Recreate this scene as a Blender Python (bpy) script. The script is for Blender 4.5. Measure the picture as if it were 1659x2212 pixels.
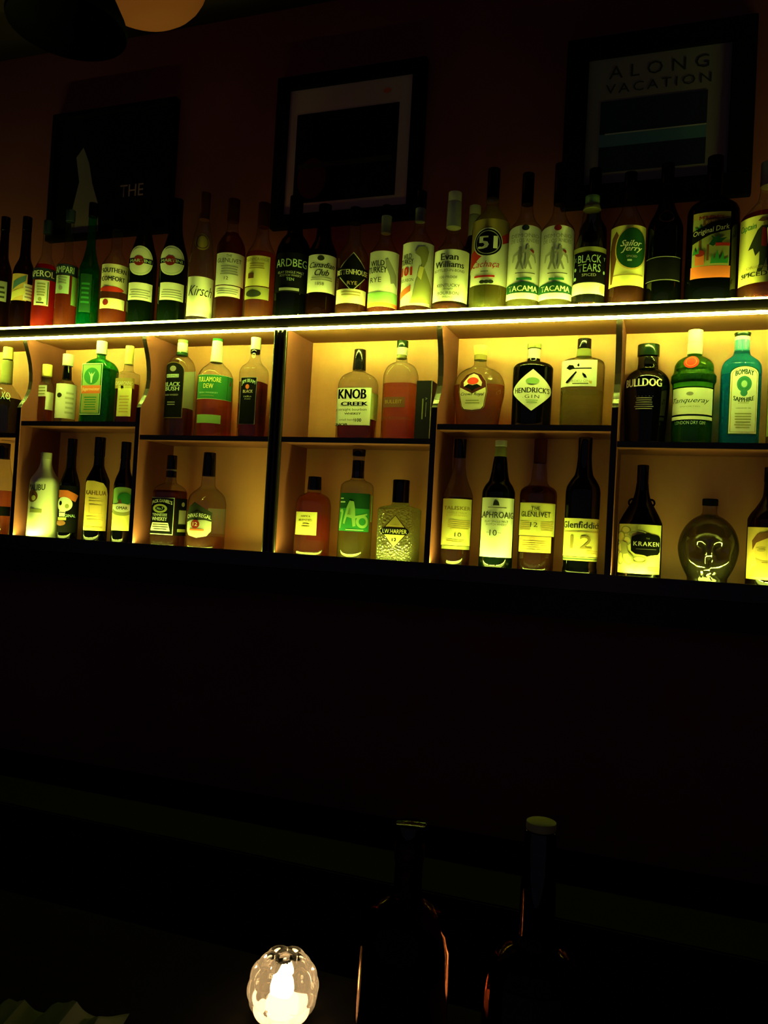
import bpy, bmesh, math, random
from mathutils import Vector, Matrix
random.seed(7)
S = bpy.context.scene
for o in list(bpy.data.objects): bpy.data.objects.remove(o)
COL = S.collection
# ------------------------------------------------------------------ camera
F = 1750.0; CX, CY = 829.5, 1106.0
AX = Vector((0.94129325, 0.04323827, -0.33480959))     # shelf direction seen by the camera
UP = Vector((0.05489923, -0.99816779, 0.02543902)); UP = (UP - AX * UP.dot(AX)).normalized()
DP = UP.cross(AX)
if DP.z < 0: DP = -DP
cam_d = bpy.data.cameras.new('camera'); cam = bpy.data.objects.new('camera', cam_d); COL.objects.link(cam)
def w2(v): return Vector((AX.dot(v), DP.dot(v), UP.dot(v)))
right, down, fwd = w2(Vector((1, 0, 0))), w2(Vector((0, 1, 0))), w2(Vector((0, 0, 1)))
cam.matrix_world = Matrix((( right.x, -down.x, -fwd.x, 0), (right.y, -down.y, -fwd.y, 0), (right.z, -down.z, -fwd.z, 0), (0, 0, 0, 1)))
cam_d.sensor_fit = 'VERTICAL'; cam_d.sensor_height = 24.0; cam_d.lens = 24.0 * F / 2212.0
cam_d.clip_start = 0.05; cam_d.clip_end = 60
S.camera = cam
def ray(px, py): return w2(Vector((px - CX, py - CY, F)))
def at(px, py, Y):
    r = ray(px, py); return r * (Y / r.y)
def atz(px, py, z):
    r = ray(px, py); return r * (z / r.z)
# ------------------------------------------------------------------ world, exposure
W = bpy.data.worlds.new('world'); S.world = W; W.use_nodes = True
W.node_tree.nodes['Background'].inputs[0].default_value = (0.85, 0.62, 1.0, 1)
W.node_tree.nodes['Background'].inputs[1].default_value = 0.036
S.view_settings.view_transform = 'Standard'; S.view_settings.look = 'None'
S.view_settings.exposure = 0.0; S.view_settings.gamma = 1.0; S.view_settings.use_curve_mapping = False
try:
    S.cycles.transparent_max_bounces = 40; S.cycles.max_bounces = 10; S.cycles.transmission_bounces = 10
    S.cycles.diffuse_bounces = 4; S.cycles.sample_clamp_indirect = 3.0
except Exception: pass
LED = (0.80, 1.0, 0.10); TUBE = 18.0; CH_TOP = 290.0; CH_MID = 2000.0; CH_LOW = 400.0
WARM = (1.0, 0.42, 0.12)
# ------------------------------------------------------------------ materials
MC = {}
def newmat(name):
    m = bpy.data.materials.new(name); m.use_nodes = True; nt = m.node_tree; nt.nodes.clear()
    out = nt.nodes.new('ShaderNodeOutputMaterial'); return m, nt, out
def pbr(name, col, rough=0.5, spec=0.4, metal=0.0, noise=None, bump=None, coat=0.0, emis=None):
    if name in MC: return MC[name]
    m, nt, out = newmat(name); b = nt.nodes.new('ShaderNodeBsdfPrincipled'); nt.links.new(b.outputs[0], out.inputs[0])
    b.inputs['Base Color'].default_value = (*col, 1); b.inputs['Roughness'].default_value = rough
    b.inputs['Metallic'].default_value = metal; b.inputs['Specular IOR Level'].default_value = spec
    b.inputs['Coat Weight'].default_value = coat
    if noise or bump:
        tc = nt.nodes.new('ShaderNodeTexCoord'); mp = nt.nodes.new('ShaderNodeMapping'); nt.links.new(tc.outputs['Object'], mp.inputs[0])
        n = nt.nodes.new('ShaderNodeTexNoise'); nt.links.new(mp.outputs[0], n.inputs['Vector'])
        n.inputs['Detail'].default_value = 5
        if noise:
            sc, mul, vec = noise; mp.inputs['Scale'].default_value = vec; n.inputs['Scale'].default_value = sc
            r = nt.nodes.new('ShaderNodeValToRGB'); nt.links.new(n.outputs[0], r.inputs[0])
            r.color_ramp.elements[0].position = .3; r.color_ramp.elements[1].position = .7
            r.color_ramp.elements[0].color = (*[c * mul for c in col], 1); r.color_ramp.elements[1].color = (*col, 1)
            nt.links.new(r.outputs[0], b.inputs['Base Color'])
        if bump:
            bp = nt.nodes.new('ShaderNodeBump'); bp.inputs['Strength'].default_value = bump; bp.inputs['Distance'].default_value = .01
            nt.links.new(n.outputs[0], bp.inputs['Height']); nt.links.new(bp.outputs[0], b.inputs['Normal'])
    MC[name] = m; return m
def glass(name, tint, edge=0.45, refl=1.0, body=0.0, bodycol=None, bump=None, rough=0.02, bend=0.0, pw_=4, graze=.6):
    """thin-walled bottle glass: tinted see-through pane with a fresnel mirror coat, a little milky scatter (body)"""
    if name in MC: return MC[name]
    m, nt, out = newmat(name); N = nt.nodes; L = nt.links
    tr = N.new('ShaderNodeBsdfTransparent'); gl = N.new('ShaderNodeBsdfGlossy'); gl.inputs['Roughness'].default_value = rough
    lw = N.new('ShaderNodeLayerWeight'); lw.inputs['Blend'].default_value = 0.5
    pw = N.new('ShaderNodeMath'); pw.operation = 'POWER'; pw.inputs[1].default_value = pw_; L.new(lw.outputs['Facing'], pw.inputs[0])
    mx = N.new('ShaderNodeMix'); mx.data_type = 'RGBA'; L.new(pw.outputs[0], mx.inputs['Factor'])
    mx.inputs[6].default_value = (*tint, 1); mx.inputs[7].default_value = (*[c * edge for c in tint], 1)
    L.new(mx.outputs[2], tr.inputs[0])
    p5 = N.new('ShaderNodeMath'); p5.operation = 'POWER'; p5.inputs[1].default_value = 5; L.new(lw.outputs['Facing'], p5.inputs[0])
    mu = N.new('ShaderNodeMath'); mu.operation = 'MULTIPLY_ADD'; mu.inputs[1].default_value = graze*min(1, refl); mu.inputs[2].default_value = .045*refl; L.new(p5.outputs[0], mu.inputs[0])
    a = tr.outputs[0]
    if bend:   # part of the light is bent by the glass instead of passing straight
        rf = N.new('ShaderNodeBsdfRefraction'); rf.inputs['IOR'].default_value = 1.05; rf.inputs['Roughness'].default_value = .02; L.new(mx.outputs[2], rf.inputs[0])
        m0 = N.new('ShaderNodeMixShader'); m0.inputs[0].default_value = bend; L.new(a, m0.inputs[1]); L.new(rf.outputs[0], m0.inputs[2]); a = m0.outputs[0]
    if body:
        df = N.new('ShaderNodeBsdfDiffuse'); tl = N.new('ShaderNodeBsdfTranslucent')
        for q in (df, tl): q.inputs[0].default_value = (*(bodycol or tint), 1)
        m1 = N.new('ShaderNodeMixShader'); m1.inputs[0].default_value = .5; L.new(df.outputs[0], m1.inputs[1]); L.new(tl.outputs[0], m1.inputs[2])
        m2 = N.new('ShaderNodeMixShader'); m2.inputs[0].default_value = body; L.new(a, m2.inputs[1]); L.new(m1.outputs[0], m2.inputs[2]); a = m2.outputs[0]
    m3 = N.new('ShaderNodeMixShader'); L.new(mu.outputs[0], m3.inputs[0]); L.new(a, m3.inputs[1]); L.new(gl.outputs[0], m3.inputs[2])
    if bump:
        tc = N.new('ShaderNodeTexCoord'); v = N.new('ShaderNodeTexVoronoi'); v.inputs['Scale'].default_value = bump[0]; L.new(tc.outputs['Object'], v.inputs['Vector'])
        bp = N.new('ShaderNodeBump'); bp.inputs['Strength'].default_value = bump[1]; bp.inputs['Distance'].default_value = .004
        L.new(v.outputs['Distance'], bp.inputs['Height']); L.new(bp.outputs[0], gl.inputs['Normal'])
        if body: L.new(bp.outputs[0], df.inputs['Normal'])
    L.new(m3.outputs[0], out.inputs[0]); MC[name] = m; return m
def emit(name, col, st):
    m, nt, out = newmat(name); e = nt.nodes.new('ShaderNodeEmission'); e.inputs[0].default_value = (*col, 1); e.inputs[1].default_value = st
    nt.links.new(e.outputs[0], out.inputs[0]); MC[name] = m; return m
WOOD = pbr('orange_wood', (0.72, 0.31, 0.17), 0.42, noise=(6, .86, (1.5, 1.5, .35)))
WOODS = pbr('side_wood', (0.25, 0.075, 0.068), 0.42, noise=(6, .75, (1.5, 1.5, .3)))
EBONY = pbr('dark_lacquer', (0.02, 0.013, 0.012), 0.25)
EBONY2 = pbr('dark_satin_wood', (0.02, 0.013, 0.011), 0.55, .2)
CABM = pbr('counter_cabinet_wood', (0.012, 0.008, 0.008), 0.8, .03)
WALLM = pbr('red_paint', (0.21, 0.055, 0.065), 0.8, 0.2, noise=(3, .8, (1, 1, 1)))
CEILM = pbr('ceiling_paint', (0.016, 0.010, 0.012), 0.9, 0.0)
BLACKM = pbr('black_matt', (0.003, 0.003, 0.004), 0.8, 0.03)
COUNTER = pbr('counter_top', (0.003, 0.0025, 0.0025), 0.9, 0.02)
COLS = {'white': (.80, .80, .74), 'cream': (.74, .68, .50), 'grey': (.30, .30, .28), 'lgrey': (.42, .42, .38), 'board': (.50, .36, .33), 'pale': (.24, .21, .20), 'black': (.006, .006, .007), 'ink': (.035, .04, .03),
    'navy': (.02, .03, .06), 'red': (.55, .03, .02), 'dred': (.28, .02, .02), 'orange': (.70, .16, .05), 'gold': (.62, .42, .12), 'dgold': (.38, .27, .08), 'green': (.03, .22, .06),
    'dgreen': (.015, .07, .03), 'lgreen': (.25, .45, .16), 'olive': (.33, .33, .12), 'brown': (.16, .06, .03), 'yellow': (.80, .72, .24), 'amberp': (.72, .48, .15),
    'blue': (.10, .22, .30), 'teal': (.04, .25, .20), 'pink': (.35, .10, .10), 'mint': (.45, .62, .48), 'maroon': (.07, .015, .018), 'faint': (.52, .52, .42)}
def ink(n): return pbr('print_' + n, COLS[n], 0.5, 0.0 if n in ('black', 'ink', 'navy', 'dgreen', 'maroon') else 0.15)
CAPB = pbr('glossy_black_cap', (.006, .006, .007), .12, .5)
CAPG = pbr('glossy_dark_green_cap', (.01, .03, .012), .12, .5)
CLEARLOW = glass('clear_glass_low', (.90, .92, .88), .25, 1.5, bend=.6, body=.008, bodycol=(.8, .8, .7))
CLEAR = glass('clear_glass', (.94, .95, .90), .22, 1.7, bend=.1, body=.008, bodycol=(.8, .8, .7))
DKGREEN = glass('dark_green_glass', (.03, .07, .03), .6, body=.3, bodycol=(.008, .02, .008), graze=.25)
BLACKG = glass('black_glass', (.006, .008, .006), .6, body=.4, bodycol=(.003, .004, .003), graze=.12)
BROWNG = glass('brown_glass', (.16, .06, .03), .6, body=.2, bodycol=(.025, .008, .005), bend=.4, graze=.25)
EMER = glass('emerald_glass', (.10, .62, .34), .6, body=.10, bodycol=(.0, .30, .14))
JGREEN = glass('bright_green_glass', (.06, .50, .10), .5, body=.16, bodycol=(.01, .30, .05))
TGREEN = glass('gin_green_glass', (.22, .50, .12), .5, body=.18, bodycol=(.05, .24, .03))
TEALG = glass('turquoise_glass', (.12, .72, .95), .5, body=.22, bodycol=(.01, .40, .95))
AMBER = glass('whisky', (.84, .44, .42), .8, .15, body=.09, bodycol=(.80, .18, .04))
DAMBER = glass('dark_whisky', (.52, .17, .14), .75, .15, body=.08, bodycol=(.55, .09, .02), bend=.1)
REDL = glass('red_liqueur', (.75, .06, .04), .8, .15, body=.30, bodycol=(.85, .03, .015))
ORL = glass('orange_liqueur', (.93, .52, .45), .8, .15, body=.13, bodycol=(.80, .13, .03))
PALE = glass('pale_spirit', (.92, .90, .62), .8, .15, body=.09, bodycol=(.8, .70, .2))
WATER = glass('clear_spirit', (.95, .95, .9), .8, .2, body=.03)
CUT = glass('cut_glass', (.80, .80, .6), .5, 2.2, body=.25, bodycol=(.5, .5, .28), bump=(160, 1.0), rough=.12, bend=.4)
EMB = glass('embossed_glass', (.90, .88, .74), .5, 1.3, body=.05, bodycol=(.6, .6, .35), bump=(80, .7), rough=.08, bend=.3)
MILK = pbr('milk_white_glass', (.78, .78, .70), .3)
GL = dict(clearlow=CLEARLOW, capb=CAPB, capg=CAPG, clear=CLEAR, dkgreen=DKGREEN, black=BLACKG, brown=BROWNG, emerald=EMER, jgreen=JGREEN, tgreen=TGREEN, teal=TEALG, cut=CUT, emb=EMB, milk=MILK,
          amber=AMBER, damber=DAMBER, red=REDL, orl=ORL, pale=PALE, water=WATER)
# ------------------------------------------------------------------ mesh helpers
def link(name, bm, mats, parent=None, smooth=False, auto=None):
    me = bpy.data.meshes.new(name); bmesh.ops.recalc_face_normals(bm, faces=bm.faces) if smooth != 'keep' else None
    bm.to_mesh(me); bm.free()
    for m in (mats if isinstance(mats, (list, tuple)) else [mats]): me.materials.append(m)
    if smooth:
        for p in me.polygons: p.use_smooth = True
        if smooth is True:
            try: me.set_sharp_from_angle(angle=math.radians(40))
            except Exception: pass
    o = bpy.data.objects.new(name, me); COL.objects.link(o)
    if parent: o.parent = parent
    return o
def box(bm, x0, x1, y0, y1, z0, z1, bev=0.0, mi=0):
    v = [bm.verts.new((x, y, z)) for x in (x0, x1) for y in (y0, y1) for z in (z0, z1)]
    fs = [bm.faces.new([v[i] for i in f]) for f in ((0, 1, 3, 2), (4, 6, 7, 5), (0, 4, 5, 1), (2, 3, 7, 6), (0, 2, 6, 4), (1, 5, 7, 3))]
    for f in fs: f.material_index = mi
    if bev > 0:
        es = list({e for f in fs for e in f.edges}); bmesh.ops.bevel(bm, geom=es, offset=bev, segments=2, affect='EDGES')
    return fs
def boxobj(name, dims, mat, parent=None, bev=0.002):
    bm = bmesh.new(); box(bm, *dims, bev=bev); return link(name, bm, mat, parent)
def thing(name, label, cat, loc=(0, 0, 0), group=None, rz=0):
    o = bpy.data.objects.new(name, None); COL.objects.link(o); o.location = loc; o.rotation_euler = (0, 0, rz); o.empty_display_size = .02
    o['label'] = label; o['category'] = cat
    if group: o['group'] = group
    return o
def tag(o, label, cat, group=None):
    o['label'] = label; o['category'] = cat
    if group: o['group'] = group
    return o
def struct(o): o['kind'] = 'structure'; return o
def pchip(xs, ys, sub=5):
    n = len(xs); h = [xs[i+1]-xs[i] for i in range(n-1)]; d = [(ys[i+1]-ys[i])/h[i] for i in range(n-1)]
    m = [d[0]] + [0 if d[i-1]*d[i] <= 0 else 3*(h[i-1]+h[i])/((2*h[i]+h[i-1])/d[i-1]+(h[i]+2*h[i-1])/d[i]) for i in range(1, n-1)] + [d[-1]]
    ox, oy = [], []
    for i in range(n-1):
        k = sub if abs(ys[i+1]-ys[i]) > 1e-5 else 1
        for j in range(k):
            t = j/k; ox.append(xs[i]+t*h[i])
            oy.append((2*t**3-3*t**2+1)*ys[i] + (t**3-2*t**2+t)*h[i]*m[i] + (-2*t**3+3*t**2)*ys[i+1] + (t**3-t**2)*h[i]*m[i+1])
    return ox+[xs[-1]], oy+[ys[-1]]
def sec(t, a, b, n):
    c, s = math.cos(t), math.sin(t)
    r = ((abs(c)/a)**n+(abs(s)/b)**n)**(-1/n); return Vector((r*c, r*s))
class Shape:
    """body shape: radius profile over height, round or flat section; front is local -Y"""
    def __init__(s, zs, rs, ratio, n, ratio_full):
        s.zs, s.rs, s.n, s.ratio = zs, rs, n, ratio; s.rmax = max(rs); s.rmin = min(r for r in rs if r > .003)
    def r(s, z):
        zs = s.zs
        if z <= zs[0]: return s.rs[0]
        if z >= zs[-1]: return s.rs[-1]
        for i in range(len(zs)-1):
            if zs[i] <= z <= zs[i+1]:
                t = (z-zs[i])/max(1e-9, zs[i+1]-zs[i]); return s.rs[i]*(1-t)+s.rs[i+1]*t
    def dims(s, r):
        k = min(1, max(0, (r-s.rmin*1.1)/max(1e-6, s.rmax*.92-s.rmin*1.1))); k = k*k*(3-2*k)
        if s.ratio >= .999 and s.n <= 2.001: return r, r, 2
        n = 2+(s.n-2)*k; b = max(r*(1-k)+s.ratio*r*k, min(r, s.rmin)); return r, b, n
def loft(bm, zs, rs, shp, seg=40, inset=0.0, cap0=True, cap1=True):
    rings = []
    for z, r in zip(zs, rs):
        a, b, n = shp.dims(r) if shp else (r, r, 2)
        a = max(1e-4, a-inset); b = max(1e-4, b-inset)
        rings.append([bm.verts.new((*sec(2*math.pi*(i+.5)/seg, a, b, n), z)) for i in range(seg)])
    for A, B in zip(rings, rings[1:]):
        for i in range(seg): bm.faces.new((A[i], A[(i+1) % seg], B[(i+1) % seg], B[i]))
    if cap0: bm.faces.new(rings[0][::-1])
    if cap1: bm.faces.new(rings[-1])
    return rings
# ---- text and label artwork --------------------------------------------------
TXT = {}
def textmesh(s, shear=0.0, bold=0.0, sp=1.0):
    k = (s, shear, bold, sp)
    if k not in TXT:
        c = bpy.data.curves.new('t', 'FONT'); c.body = s; c.size = 1; c.shear = shear; c.resolution_u = 2; c.space_character = sp
        o = bpy.data.objects.new('t', c); me = bpy.data.meshes.new_from_object(o)
        vs = [(v.co.x, v.co.y) for v in me.vertices]; fs = [tuple(p.vertices) for p in me.polygons]
        if bold:   # heavier strokes: overlapping copies a hair apart
            n0 = len(vs); base, bf = list(vs), list(fs)
            for q in (-bold, bold): k0 = len(vs); vs += [(x+q, y) for x, y in base]; fs += [tuple(i+k0 for i in f) for f in bf]
        bpy.data.objects.remove(o); bpy.data.meshes.remove(me); bpy.data.curves.remove(c)
        xs = [v[0] for v in vs]; ys = [v[1] for v in vs]; x0, x1, y0, y1 = min(xs), max(xs), min(ys), max(ys)
        TXT[k] = ([((x-x0)/(x1-x0)-.5, (y-y0)/(y1-y0)-.5) for x, y in vs], fs)
    return TXT[k]
def art(elems, w, h):
    """flat artwork in metres: bmesh with x,z in the plane and y = layer; returns bm, material names"""
    bm = bmesh.new(); mats = []
    for li, e in enumerate(elems):
        kind, mn = e[0], e[1]
        if mn not in mats: mats.append(mn)
        mi = mats.index(mn); lay = 0.00035*(li if li < 3 else 3+(li-3)*.15); fs = []
        def V(x, y): return bm.verts.new((x*w, lay, y*h))
        if kind == 'r': _, _, x0, y0, x1, y1 = e; fs = [bm.faces.new([V(x0, y0), V(x1, y0), V(x1, y1), V(x0, y1)])]
        elif kind == 'p': fs = [bm.faces.new([V(x, y) for x, y in e[2]])]
        elif kind == 'e':
            _, _, cx, cy, rx, ry = e[:6]; fs = [bm.faces.new([V(cx+rx*math.cos(t*math.pi/14), cy+ry*math.sin(t*math.pi/14)) for t in range(28)])]
        elif kind == 'ring':
            _, _, cx, cy, rx, ry, th = e
            A = [V(cx+rx*math.cos(t*math.pi/14), cy+ry*math.sin(t*math.pi/14)) for t in range(28)]; B = [V(cx+rx*(1-th)*math.cos(t*math.pi/14), cy+ry*(1-th)*math.sin(t*math.pi/14)) for t in range(28)]
            fs = [bm.faces.new([A[i], A[(i+1) % 28], B[(i+1) % 28], B[i]]) for i in range(28)]
        elif kind == 'arch':
            _, _, x0, y0, x1, y1, rr = e; pts = [(x0, y0), (x1, y0)]
            cxx = (x0+x1)/2
            for t in range(0, 13): pts.append((cxx+(x1-x0)/2*math.cos(t*math.pi/12), y1-rr+rr*math.sin(t*math.pi/12)))
            fs = [bm.faces.new([V(x, y) for x, y in pts])]
        elif kind == 't':
            _, _, s, cx, cy, tw, th = e[:7]; o = e[7] if len(e) > 7 else {}
            vs, ff = textmesh(s, o.get('sh', 0), o.get('b', 0), o.get('sp', 1)); rot = math.radians(o.get('rot', 0)); arc = o.get('arc', 0)
            vv = []
            for x, y in vs:
                X, Y = x*tw*w, y*th*h+arc*h*(1-4*x*x)
                X, Y = X*math.cos(rot)-Y*math.sin(rot), X*math.sin(rot)+Y*math.cos(rot)
                vv.append(bm.verts.new((cx*w+X, lay, cy*h+Y)))
            for f in ff:
                try: fs.append(bm.faces.new([vv[i] for i in f]))
                except ValueError: pass
        elif kind == 'lines':
            _, _, x0, y0, x1, y1, cnt = e
            for i in range(cnt):
                yy = y0+(y1-y0)*(i+.5)/cnt; hh = (y1-y0)/cnt*.22; q = random.uniform(0, .12)*(x1-x0)
                fs.append(bm.faces.new([V(x0+q, yy-hh), V(x1-q, yy-hh), V(x1-q, yy+hh), V(x0+q, yy+hh)]))
        for f in fs: f.material_index = mi
    return bm, mats
GROUPS = {'top': 'bottles along the top ledge', 'up': 'bottles in the upper compartments', 'low': 'bottles in the lower compartments', 'bar': 'dark bottles on the near bar counter', 'back': 'bottles along the top ledge'}
YF = 2.246
ZBAR = -0.57
Z_TOP, Z_BOT = 0.650, -0.092
def shelf_z(row, X):
    if row in ('top', 'back'): return Z_TOP
    if row == 'low': return Z_BOT
    if row == 'bar': return ZBAR
    if (-2.18 < X < -1.68) or (-.66 < X < -.156): return 0.322
    return 0.279
def bottle(kind, desc, row, c, prof, glass='clear', liq=None, caps=(), labels=(), d=.07, shape=(1, 2), rot=0, Y=None, base_band=None, cat='bottle'):
    """prof: (pixel y, pixel width) measured in the photo, turned into metres at the bottle's own depth on its shelf"""
    d += {'top': .016, 'up': .042, 'low': .018}.get(row, 0)   # clear of the strip at the front edge
    Yb = Y if Y else YF + d
    P = at(c[0], c[1], Yb); X = P.x; zb = shelf_z(row, X)
    ratio, n = shape
    tz = F / (Vector((c[0]-CX, c[1]-CY, F)).length) * P.length; ct = 1/math.sqrt(1+((c[0]-CX)/F)**2)
    psi = abs(math.atan2(X, Yb) + math.radians(rot))
    mpp = tz*ct/F
    boxf = 1.0 if n <= 2 else (1/(math.cos(psi)+ratio*math.sin(psi)*.8))
    def zof(y): return at(c[0]+.055*(c[1]-y), y, Yb).z - zb
    pts = sorted([(zof(y), w*mpp/2) for y, w in prof])
    rb = pts[0][1]; rmx = max(p[1] for p in pts); rneck = min(p[1] for p in pts)
    pts = [(z, r*(1+(boxf-1)*min(1, (r-rneck)/max(1e-6, rmx-rneck)))) for z, r in pts]; rb = pts[0][1]
    if pts[0][0] > .012: pts = [(0.006, rb)] + pts
    else: pts = [p for p in pts if p[0] > .012]; pts = [(0.006, rb)]+pts
    zs = [p[0] for p in pts]; rs = [p[1] for p in pts]; zs, rs = pchip(zs, rs, 6)
    zs = [0.0, 0.0015] + zs; rs = [rb*.90, rb*.965] + rs
    shp = Shape(zs, rs, ratio, n, 1)
    if glass == 'clear' and row == 'low': glass = 'clearlow'
    root = thing(kind, desc, cat, (X, Yb, zb), GROUPS.get(row), math.radians(rot))
    bm = bmesh.new(); loft(bm, zs, rs, shp)
    link('bottle_body', bm, GL[glass], root, smooth=True)
    if liq:
        lm, ly = liq; zl = min(zof(ly), zs[-1]-.002)
        z2 = [.006]+[z for z in zs if .0065 < z < zl]+[zl]; r2 = [rb*.93]+[shp.r(z) for z in z2[1:]]
        bm = bmesh.new(); loft(bm, z2, r2, shp, inset=.0018); link('liquid', bm, GL[lm], root, smooth=True)
    for cp in caps:
        nm, y1, y0, w, cm = cp[:5]; z1, z0 = zof(y1), zof(y0); r = w*mpp/2; bv = min(.0015, (z1-z0)*.25)
        r0 = cp[5]*mpp/2 if len(cp) > 5 else r
        bm = bmesh.new(); loft(bm, [z0, z0+bv*.3, z0+bv, z1-bv, z1-bv*.3, z1], [r0*.95, r0*.99, r0, r, r*.985, r*.93], None, 32)
        link(nm, bm, GL[cm] if cm in GL else ink(cm), root, smooth=True)
    # labels, measured by their edges in the photo and laid on the body's own surface
    R = math.radians(rot); cR, sR = math.cos(-R), math.sin(-R)
    def loc2(v): x, y = v.x-X, v.y-Yb; return Vector((x*cR-y*sR, x*sR+y*cR))
    cam2 = loc2(Vector((0, 0, 0)))
    for lb in labels:
        nm, xl, yt, xr, yb_, elems = lb[:6]; opt = lb[6] if len(lb) > 6 else {}
        back = opt.get('back'); z0, z1 = zof(yb_), zof(yt); zc = (z0+z1)/2
        z0 = max(z0, .004)
        a, b, nn = shp.dims(shp.r(zc)); M = 240; ring = [sec(2*math.pi*i/M, a, b, nn) for i in range(M+1)]
        arc = [0]
        for i in range(M): arc.append(arc[-1]+(ring[i+1]-ring[i]).length)
        tot = arc[-1]
        def hit(px):
            py = (yt+yb_)/2; g = ray(px, py); g = Vector((g.x*cR-g.y*sR, g.x*sR+g.y*cR)); g.normalize(); best = None
            prj = [(p-cam2).cross(g) if False else ((p.x-cam2.x)*g.y-(p.y-cam2.y)*g.x) for p in ring]
            for i in range(M):
                if (prj[i] <= 0) != (prj[i+1] <= 0):
                    t = prj[i]/(prj[i]-prj[i+1]); q = ring[i].lerp(ring[i+1], t); ds = (q-cam2).dot(g)
                    if best is None or (ds < best[0]) != bool(back): best = (ds, arc[i]+t*(arc[i+1]-arc[i]))
            if best: return best[1]
            i = min(range(M), key=lambda k: abs(prj[k])); ext = abs(prj[i])
            return ('x', arc[i], ext)
        def solve(px, side):
            if n <= 2.01 and not back and nm != 'neck_band':
                cc = c[0]+.055*(c[1]-(yt+yb_)/2); rp = shp.r(zc)/mpp; px = max(cc-.94*rp, min(cc+.94*rp, px))
            q = hit(px)
            if isinstance(q, tuple): return q[1]+side*q[2]*1.2
            return q
        front = tot*.75
        def norm(u):
            while u < front-tot/2: u += tot
            while u > front+tot/2: u -= tot
            return u
        if back: u0, u1 = solve(xl, 0) % tot, solve(xr, 0) % tot; u0, u1 = min(u0, u1), max(u0, u1)
        else: u0, u1 = norm(solve(xl, -1)), norm(solve(xr, 1))
        if u1-u0 < .004: u1 = u0+.004
        wid, hei = u1-u0, z1-z0
        bm, mats = art(elems, wid, hei)
        step = .003 if n <= 2 else .0025; k = int(wid/step)
        for i in range(1, k):
            g = bm.verts[:]+bm.edges[:]+bm.faces[:]
            bmesh.ops.bisect_plane(bm, geom=g, plane_co=(wid*i/k, 0, 0), plane_no=(1, 0, 0))
        if opt.get('slope'):
            for i in range(1, 8):
                g = bm.verts[:]+bm.edges[:]+bm.faces[:]; bmesh.ops.bisect_plane(bm, geom=g, plane_co=(0, 0, hei*i/8), plane_no=(0, 0, 1))
        for v in bm.verts:
            u = (u0+v.co.x) % tot; z = z0+v.co.z
            i = min(M-1, max(0, int(u/tot*M)))
            while arc[i+1] < u and i < M-1: i += 1
            while arc[i] > u and i > 0: i -= 1
            t = (i+(u-arc[i])/max(1e-9, arc[i+1]-arc[i]))/M*2*math.pi
            A, B, NN = shp.dims(shp.r(z) if opt.get('slope') else shp.r(zc)); p = sec(t, A, B, NN)
            e = .004; tg = sec(t+e, A, B, NN)-sec(t-e, A, B, NN); nr = Vector((tg.y, -tg.x)).normalized()
            off = .0005+v.co.y
            if back: off = .0005
            v.co = Vector((p.x+nr.x*off, p.y+nr.y*off, z))
        link(nm, bm, [ink(m) for m in mats], root, smooth='keep')
    return root
R_ = lambda m, *a: ('r', m, *a)
FULL = lambda m: ('r', m, 0, 0, 1, 1)
T = lambda s, cx, cy, w, h, m='ink', **o: ('t', m, s, cx, cy, w, h, o)
# ------------------------------------------------------------------ setting
def slab(name, *d, m=WALLM): return struct(boxobj(name, d, m, bev=0))
slab('wall_back', -6, 3.2, 2.47, 2.6, -1.6, 1.80)
slab('wall_left', -6.1, -6, -2, 2.6, -1.6, 1.80)
slab('wall_right', 3.2, 3.3, -2, 2.6, -1.6, 1.80)
slab('ceiling', -6.1, 3.3, -2, 2.6, 1.80, 1.9, m=CEILM)
slab('floor', -6.1, 3.3, -2, 2.6, -1.7, -1.6, m=EBONY2)
# shelf unit
X0, X1 = -2.70, 0.87
unit = thing('back_bar_shelf', 'long dark wooden wall shelf unit of glowing orange compartments holding the bottles', 'shelf unit', ((X0+X1)/2, 2.35, Z_BOT))
def upart(name, dims, m, bev=.0015, par=None):
    cx, cy, cz = unit.location; x0, x1, y0, y1, z0, z1 = dims
    return boxobj(name, (x0-cx, x1-cx, y0-cy, y1-cy, z0-cz, z1-cz), m, par or unit, bev)
upart('top_board', (X0, X1, YF, 2.462, .625, Z_TOP), EBONY2)
upart('soffit_panel', (X0, X1, YF+.022, 2.45, .619, .6245), WOOD, 0)
upart('back_panel', (X0, X1, 2.446, 2.462, -.12, .62), WOOD, 0)
upart('bottom_board', (X0, X1, YF-.004, 2.446, -.112, Z_BOT), EBONY)
upart('front_lip', (X0, X1, YF-.016, YF-.004, -.125, -.079), EBONY)
upart('fascia_board', (X0, X1, YF-.005, YF+.03, -.205, -.126), EBONY2)
divs = [-2.69, -2.18, -1.68, -1.172, -.66, -.156, .352, .86]
cxu, cyu, czu = unit.location
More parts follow.
